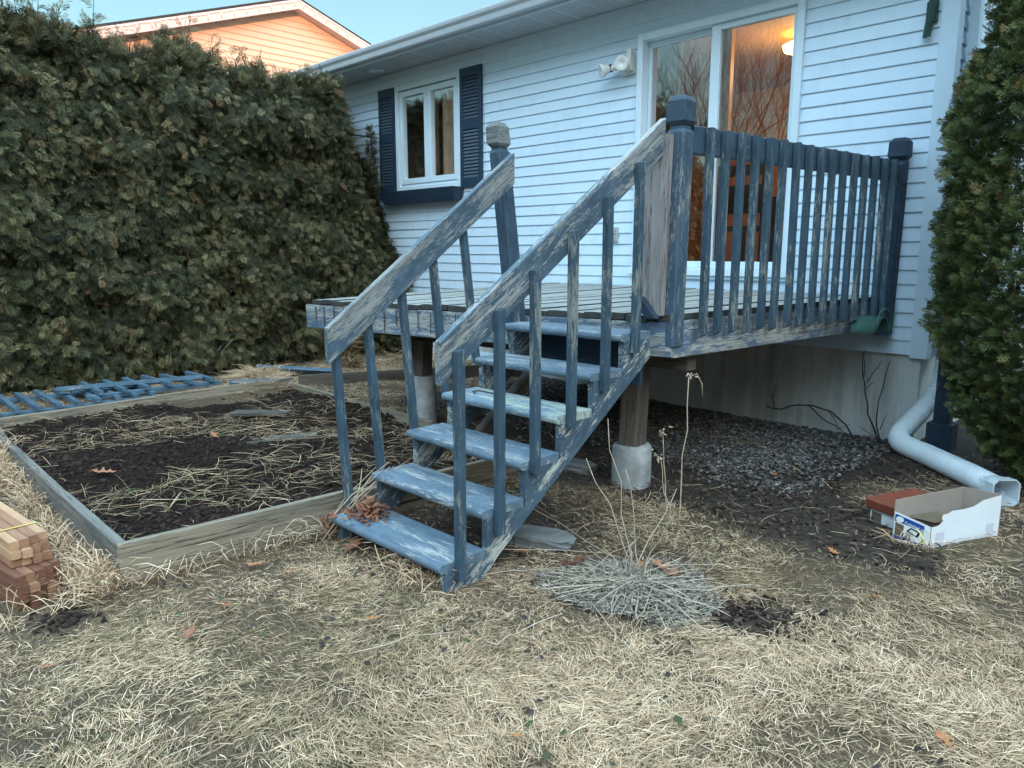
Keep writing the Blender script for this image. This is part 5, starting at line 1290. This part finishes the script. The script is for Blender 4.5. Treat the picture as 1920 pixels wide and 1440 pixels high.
hedge = thing('cedar_hedge', 'tall dense dark green cedar hedge along the left side of the yard', 'hedge', (-8.3, 3, .1))
def hedge_face(y, z):
    """x of the visible face"""
    lump = .38 * (fbm(y * 1.5, z * 2.1, 0, 81, 2) - .5) + .27 * (noise(y * 4.6, z * 6.0, 0, 84) - .5)
    base = -7.78 + .10 * np.sin(z * .9 + .4) - .25 * ss((z - 2.7) / .9) - .30 * ss((.35 - z) / .4)
    ratio = np.interp(z, [.3, 1.2, 2.0, 2.6, 3.3], [1.36, 1.385, 1.475, 1.545, 1.57])
    return np.minimum(base + lump, -ratio * y + .4 * lump - .04)
HT = lambda y: 3.54 - .26 * ss((y - 1.6) / 2.6) + .22 * (noise(y * 1.1, 0 * y, 0, 86) - .5) + .30 * (noise(y * 4, 0 * y, 0, 87) - .5) + .18 * ss((2.2 - y) / 2.5)
n = 78000
y = rng.uniform(-1.2, 5.78, n); z = .12 + rng.uniform(0, 1, n) ** .95 * (HT(y) - .12)
depth = rng.uniform(0, 1, n) ** 1.3 * .46
x = hedge_face(y, z) - depth
cl = noise(y * 3.4, z * 4.2, 0, 89)
out = np.stack([rng.uniform(.15, .8, n), rng.normal(0.10, .55, n), rng.normal(-.45, .45, n) + .8 * ss((z - 3.0) / .5)], -1)
up = np.stack([rng.normal(.8, .35, n), rng.normal(0, .5, n), rng.normal(.75, .3, n)], -1)
tint = np.clip(rng.normal(.48, .21, n) + .28 * (cl - .5) - .15 * (rng.uniform(0, 1, n) < .1) + .42 * (rng.uniform(0, 1, n) < .025), 0, .99)
pos = np.stack([x, y, z], -1)
# top surface and the end at the house
n2 = 6500; y2 = rng.uniform(-1.2, 5.7, n2); x2 = np.minimum(rng.uniform(-9.4, -7.85, n2), -1.64 * y2); z2 = HT(y2) - .10 + rng.uniform(-.12, .08, n2) - .15 * ss(np.abs(x2 + 8.6) / .9)
pos = np.concatenate([pos, np.stack([x2, y2, z2], -1)]); out = np.concatenate([out, np.stack([rng.normal(.3, .5, n2), rng.normal(0, .5, n2), rng.uniform(.3, 1.0, n2)], -1)])
up = np.concatenate([up, rng.normal(0, 1, (n2, 3))]); tint = np.concatenate([tint, np.clip(rng.normal(.55, .18, n2), 0, .98)])
# lower spill in front of the wall
n3 = 4200; z3 = rng.uniform(.25, 2.7, n3); yy = 5.62 + rng.normal(0, .10, n3); y3 = np.clip(yy, 5.2, 5.80)
reach = np.interp(z3, [.2, .9, 1.15, 1.4, 2.0, 2.7], [.38, .50, .42, .10, .0, -.2]) + .15 * (noise(z3 * 4, z3 * 0, 0, 91) - .5)
x3 = np.interp(z3, [.2, 1.2, 2.0, 2.7], [-8.0, -8.05, -8.4, -8.75]) + rng.uniform(0, 1, n3) * np.maximum(reach, .05)
pos = np.concatenate([pos, np.stack([x3, y3, z3], -1)]); out = np.concatenate([out, np.stack([rng.uniform(.3, 1, n3), rng.normal(-.2, .5, n3), rng.normal(-.1, .5, n3)], -1)])
up = np.concatenate([up, np.stack([rng.normal(.3, .4, n3), rng.normal(0, .4, n3), np.ones(n3)], -1)]); tint = np.concatenate([tint, np.clip(rng.normal(.42, .18, n3), 0, .95)])
# back layer so the crown is solid
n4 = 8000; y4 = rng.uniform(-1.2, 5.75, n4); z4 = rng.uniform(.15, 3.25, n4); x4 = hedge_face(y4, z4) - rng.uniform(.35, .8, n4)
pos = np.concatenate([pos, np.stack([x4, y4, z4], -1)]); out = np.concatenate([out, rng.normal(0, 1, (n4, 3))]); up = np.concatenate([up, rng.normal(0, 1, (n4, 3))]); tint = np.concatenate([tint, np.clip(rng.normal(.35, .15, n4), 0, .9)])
size = np.concatenate([rng.uniform(.42, .88, n), rng.uniform(.7, 1.2, n2), rng.uniform(.6, 1.0, n3), rng.uniform(1.4, 2.2, n4)])
place_fronds('foliage', pos, out, up, size, tint, 'hedge', FR_, hedge)
# leader shoots poking out of the top
m = MB(); P_ = []; O_ = []
for k in range(230):
    yb = rng.uniform(-.6, 5.1); b = V3((rng.uniform(-8.8, -7.95), yb, float(HT(np.array([yb]))[0]) - .25)); h_ = rng.uniform(.2, .55) * (1.35 if yb < 2.6 and rng.uniform() < .5 else .8)
    if yb > 4.6: h_ *= .6
    tip = b + V3((rng.normal(0, .07), rng.normal(0, .09), h_)); pts = bend(b, tip, 4, .012); m.tube(pts, list(np.linspace(.006, .002, 5)), 4)
    for q in np.linspace(.3, 1.0, 8):
        c = b + (tip - b) * q; a = rng.uniform(0, 6.28); P_.append(c); O_.append((math.cos(a), math.sin(a), rng.uniform(.3, 1.1)))
m.build('top_twigs', 'bark', hedge)['kind'] = 'stuff'
k = len(P_); place_fronds('shoot_foliage', np.array(P_), np.array(O_), rng.normal(0, 1, (k, 3)), rng.uniform(.5, .95, k), np.clip(rng.normal(.72, .2, k), 0, 1), 'hedge', FR_, hedge)
# young shoot before the shutter
P_ = []; O_ = []; m = MB(); b = V3((-8.36, 5.70, 1.6)); tip = V3((-8.31, 5.70, 2.95)); m.tube(bend(b, tip, 6, .012), .006, 4)
for q in np.linspace(0, 1, 300):
    a = rng.uniform(0, 6.28); c = b + (tip - b) * q + V3((math.cos(a), .4 * math.sin(a), 0)) * rng.uniform(0, .17) * (1 - q) ** .8; P_.append(c); O_.append((math.cos(a), math.sin(a) * .6, .5))
m.build('side_shoot', 'bark', hedge); k = len(P_)
place_fronds('side_shoot_foliage', np.array(P_), np.array(O_), rng.normal(0, 1, (k, 3)), np.linspace(.9, .45, k), np.clip(rng.normal(.5, .2, k), 0, 1), 'hedge', FR_, hedge)
m = MB()
for yt in np.arange(-1.0, 5.7, .55):
    b = V3((-8.55 + rng.normal(0, .05), yt + rng.normal(0, .08), .0)); m.tube(bend(b, b + V3((rng.normal(0, .1), rng.normal(0, .1), 3.1)), 5, .03), [.06, .055, .045, .035, .025, .012], 7)
    for q in range(14):
        zz = rng.uniform(.3, 3.0); p = b + V3((0, 0, zz)); m.tube([p, p + V3((rng.uniform(.2, .55), rng.normal(0, .25), rng.uniform(-.05, .2)))], [.012, .004], 4)
m.build('trunks', 'bark', hedge)

# right hand cedar
ced = thing('cedar_tree', 'tall bushy green cedar at the right beside the house corner', 'tree', (-.5, 5.4, 0))
CC = (-.5, 5.4)
def ced_r(a, z):
    base = np.interp(z, [0, .25, .7, 1.4, 2.2, 3.0, 3.6, 4.4, 5.2], [.42, .60, .88, 1.0, .96, .70, .58, .40, .05])
    return base + .20 * (fbm(np.cos(a) * 2.2 + z * .0, np.sin(a) * 2.2, z * 2.0, 95, 2) - .5) + .14 * (noise(np.cos(a) * 5, np.sin(a) * 5, z * 4.5, 97) - .5)
n = 64000
z = .12 + 5.0 * rng.uniform(0, 1, n) ** 1.1; a = rng.uniform(0, 2 * math.pi, n)
front = np.cos(a - math.atan2(-5.15, .55)) > -.35
keep = front | (rng.uniform(0, 1, n) < .45); z, a = z[keep], a[keep]; n = len(z)
rr = ced_r(a, z) - .30 * rng.uniform(0, 1, n) ** 1.7
pos = np.stack([CC[0] + rr * np.cos(a), CC[1] + rr * np.sin(a), z], -1)
a2 = a + rng.normal(0, .55, n)
out = np.stack([np.cos(a2), np.sin(a2), rng.normal(.35, .5, n)], -1)
t_ = rng.normal(0, 1, (n, 3))
clump = noise(np.cos(a) * 3.2, np.sin(a) * 3.2, z * 3.5, 99)
tint = np.clip(rng.normal(.48, .16, n) + .5 * (clump - .5) + .45 * (rng.uniform(0, 1, n) < .03), 0, .99)
place_fronds('foliage', pos, out, t_, rng.uniform(.5, 1.0, n), tint, 'cedar', FR_FINE, ced, .28)
m = MB(); m.tube([(CC[0], CC[1], -.05), (CC[0] + .03, CC[1], 1.5), (CC[0], CC[1] + .02, 3.2), (CC[0], CC[1], 4.9)], [.09, .08, .05, .015], 9)
for q in range(160):
    zz = rng.uniform(.3, 4.4); a = rng.uniform(0, 6.28); r_ = .72 * float(ced_r(np.array([a]), np.array([zz]))[0]); p = V3((CC[0], CC[1], zz)); m.tube([p, p + V3((r_ * math.cos(a), r_ * math.sin(a), .18))], [.012, .004], 4)
m.build('trunk', 'bark', ced)

# ------------------------------------------------------------------ neighbour's house beyond the hedge
nb_ = thing('neighbour_house', 'neighbour house gable in pinkish siding glowing in low sun above the hedge', 'house', (-18, 8.5, 0))
NX = -15.0; RYn, RZn, SL = 8.45, 6.52, .335
def nroof(y): return RZn - SL * abs(y - RYn)
m = MB(); k = 0; z = 0.0
while z < RZn - .22:
    zt = z + .12; half = (RZn - .215 - z) / SL; half = min(half, 5.6)
    if half > .01:
        vs = [(NX, RYn - half, z), (NX + .02, RYn - half, z), (NX + .02, RYn + half, z), (NX, RYn + half, z), (NX + .004, RYn - half, zt), (NX + .004, RYn + half, zt)]
        m.add(vs, [(0, 3, 2, 1), (1, 2, 5, 4)])
    z = zt
m.build('gable_wall', 'pinkvinyl', nb_)
m = MB(); m.box(NX - 7, NX - .01, RYn - 5.55, RYn + 5.55, -.2, 4.4); m.build('wall', 'pinkvinyl', nb_)
OH = .26
for sg in (-1, 1):
    m = MB(); e = RYn + sg * 6.0
    q = [(NX + OH, RYn, RZn), (NX + OH, e, nroof(e)), (NX - 7.4, e, nroof(e)), (NX - 7.4, RYn, RZn)]
    m.add([V3(p) + V3((0, 0, .02)) for p in q] + [V3(p) - V3((0, 0, .03)) for p in q], [(0, 1, 2, 3), (7, 6, 5, 4), (0, 4, 5, 1), (1, 5, 6, 2), (2, 6, 7, 3), (3, 7, 4, 0)]); m.build('roof', 'shingle', nb_)
    m = MB(); m.beam((NX + OH + .012, RYn, RZn - .125), (NX + OH + .012, e, nroof(e) - .125), .175, .022, (0, 0, 1), cut0=(0, 1, 0)); m.build('fascia', 'pinktrim', nb_)
    m = MB(); q = [(NX + .0, RYn, RZn - .20), (NX + OH, RYn, RZn - .20), (NX + OH, e, nroof(e) - .20), (NX, e, nroof(e) - .20)]
    m.add(q, [(0, 1, 2, 3)])
    for u in np.arange(.3, 6, .30): 
        y = RYn + sg * u; m.add([(NX, y, nroof(y) - .203), (NX + OH, y, nroof(y) - .203), (NX + OH, y + .015, nroof(y + .015) - .203), (NX, y + .015, nroof(y + .015) - .203)], [(0, 1, 2, 3)], None, 1)
    m.build('rake_soffit', ['pinktrim', 'pinkvinyl'], nb_)
m = MB(); m.box(NX + .02, NX + .05, 5.62, 6.3, 4.5, 5.22); w_ = m.build('window', 'frame', nb_)
m = MB(); m.box(NX + .05, NX + .055, 5.68, 6.24, 4.56, 5.16); m.build('pane', 'black', w_)
m = MB()   # string of small lights along the rake
for sg in (-1, 1):
    pts = []
    for u in np.arange(0, 5.9, .12):
        y = RYn + sg * u; pts.append((NX + OH + .035, y, nroof(y) - .06 - .02 * abs(math.sin(u * 7))))
    m.tube(pts, .006, 4)
    for u in np.arange(.1, 5.8, .26):
        y = RYn + sg * u; zz = nroof(y) - .08; m.tube([(NX + OH + .035, y, zz), (NX + OH + .036, y, zz - .10)], [.013, .007], 5)
m.build('string_lights', 'pinktrim', nb_)

# ------------------------------------------------------------------ things outside the frame that shape the light and the reflections
rh = thing('sun_blocker_house', 'unseen house-shaped block added east of the yard to keep the low sun off it', 'house', (13, -2, 0))  # off-frame house volume added to block the low sun from the yard
m = MB(); m.box(9.5, 18, -14, 10.5, -.2, 6.2); m.build('wall', 'pinkvinyl', rh)
m = MB(); m.prism([(9.1, 6.2), (18.4, 6.2), (13.75, 8.6)], 1, -14.3, 10.8); m.build('roof', 'shingle', rh)
def bare_tree(label, base, h, seed, spread=.38):
    r_ = np.random.default_rng(seed); t = thing('bare_tree', label, 'tree', base, 'leafless trees behind the photographer'); m = MB()
    def grow(p, d, l, r, lev):
        n_ = 4 if lev < 2 else 3; pts = [p]; q = p
        for k in range(n_):
            d = d + r_.normal(0, .10 if lev < 2 else .16, 3) + V3((0, 0, .05)); d /= np.linalg.norm(d); q = q + d * l / n_; pts.append(q)
        m.tube(pts, list(np.linspace(r, r * .55, n_ + 1)), 6 if lev < 2 else 4, caps=False)
        if lev >= 6 or l < .2: return
        for k in range(4 if lev == 0 else r_.integers(2, 5)):
            f_ = r_.uniform(.35, 1.0); i_ = min(int(f_ * n_), n_ - 1); b = pts[i_] + (pts[i_ + 1] - pts[i_]) * (f_ * n_ - i_)
            nd = d + r_.normal(0, spread, 3); nd[2] = abs(nd[2]) * .8 + .45; nd /= np.linalg.norm(nd); grow(b, nd, l * r_.uniform(.55, .8), r * .5, lev + 1)
        grow(q, d, l * .8, r * .55, lev + 1)
    grow(V3(base), V3((0, 0, 1)), h * .3, h * .0075, 0); m.build('limbs', 'bark', t)
bare_tree('leafless tree reflected in the left pane of the patio door', (-10.0, -7.5, 0), 9, 3)
bare_tree('leafless tree reflected in the middle of the patio door', (-7.5, -9.5, 0), 10, 4)
bare_tree('leafless tree reflected in the right pane of the patio door', (-4.8, -8.0, 0), 9, 5)
bare_tree('leafless tree farthest behind the yard', (-13.5, -12, 0), 11, 6)

wd = MB(); m = MB()  # unseen lumpy tree-line sheet, added to hide the bright horizon from the door glass
xs = np.linspace(-60, 25, 120); zs = np.linspace(0, 1, 14); vs = []
for i, x in enumerate(xs):
    hh = 4.2 + 2.2 * float(noise(np.array([x * .35]), np.array([0.]), 0, 121)[0]) + 1.0 * float(noise(np.array([x * 1.3]), np.array([0.]), 0, 122)[0])
    for j, t in enumerate(zs): vs.append((x, -24 + 1.5 * float(noise(np.array([x * .9]), np.array([t * 4]), 0, 123)[0]) - 1.5 * t, hh * t - .2))
m.add(vs, [(i * 14 + j, (i + 1) * 14 + j, (i + 1) * 14 + j + 1, i * 14 + j + 1) for i in range(119) for j in range(13)], None, 0, True)
o = m.build('horizon_screen', 'bark'); o['kind'] = 'stuff'
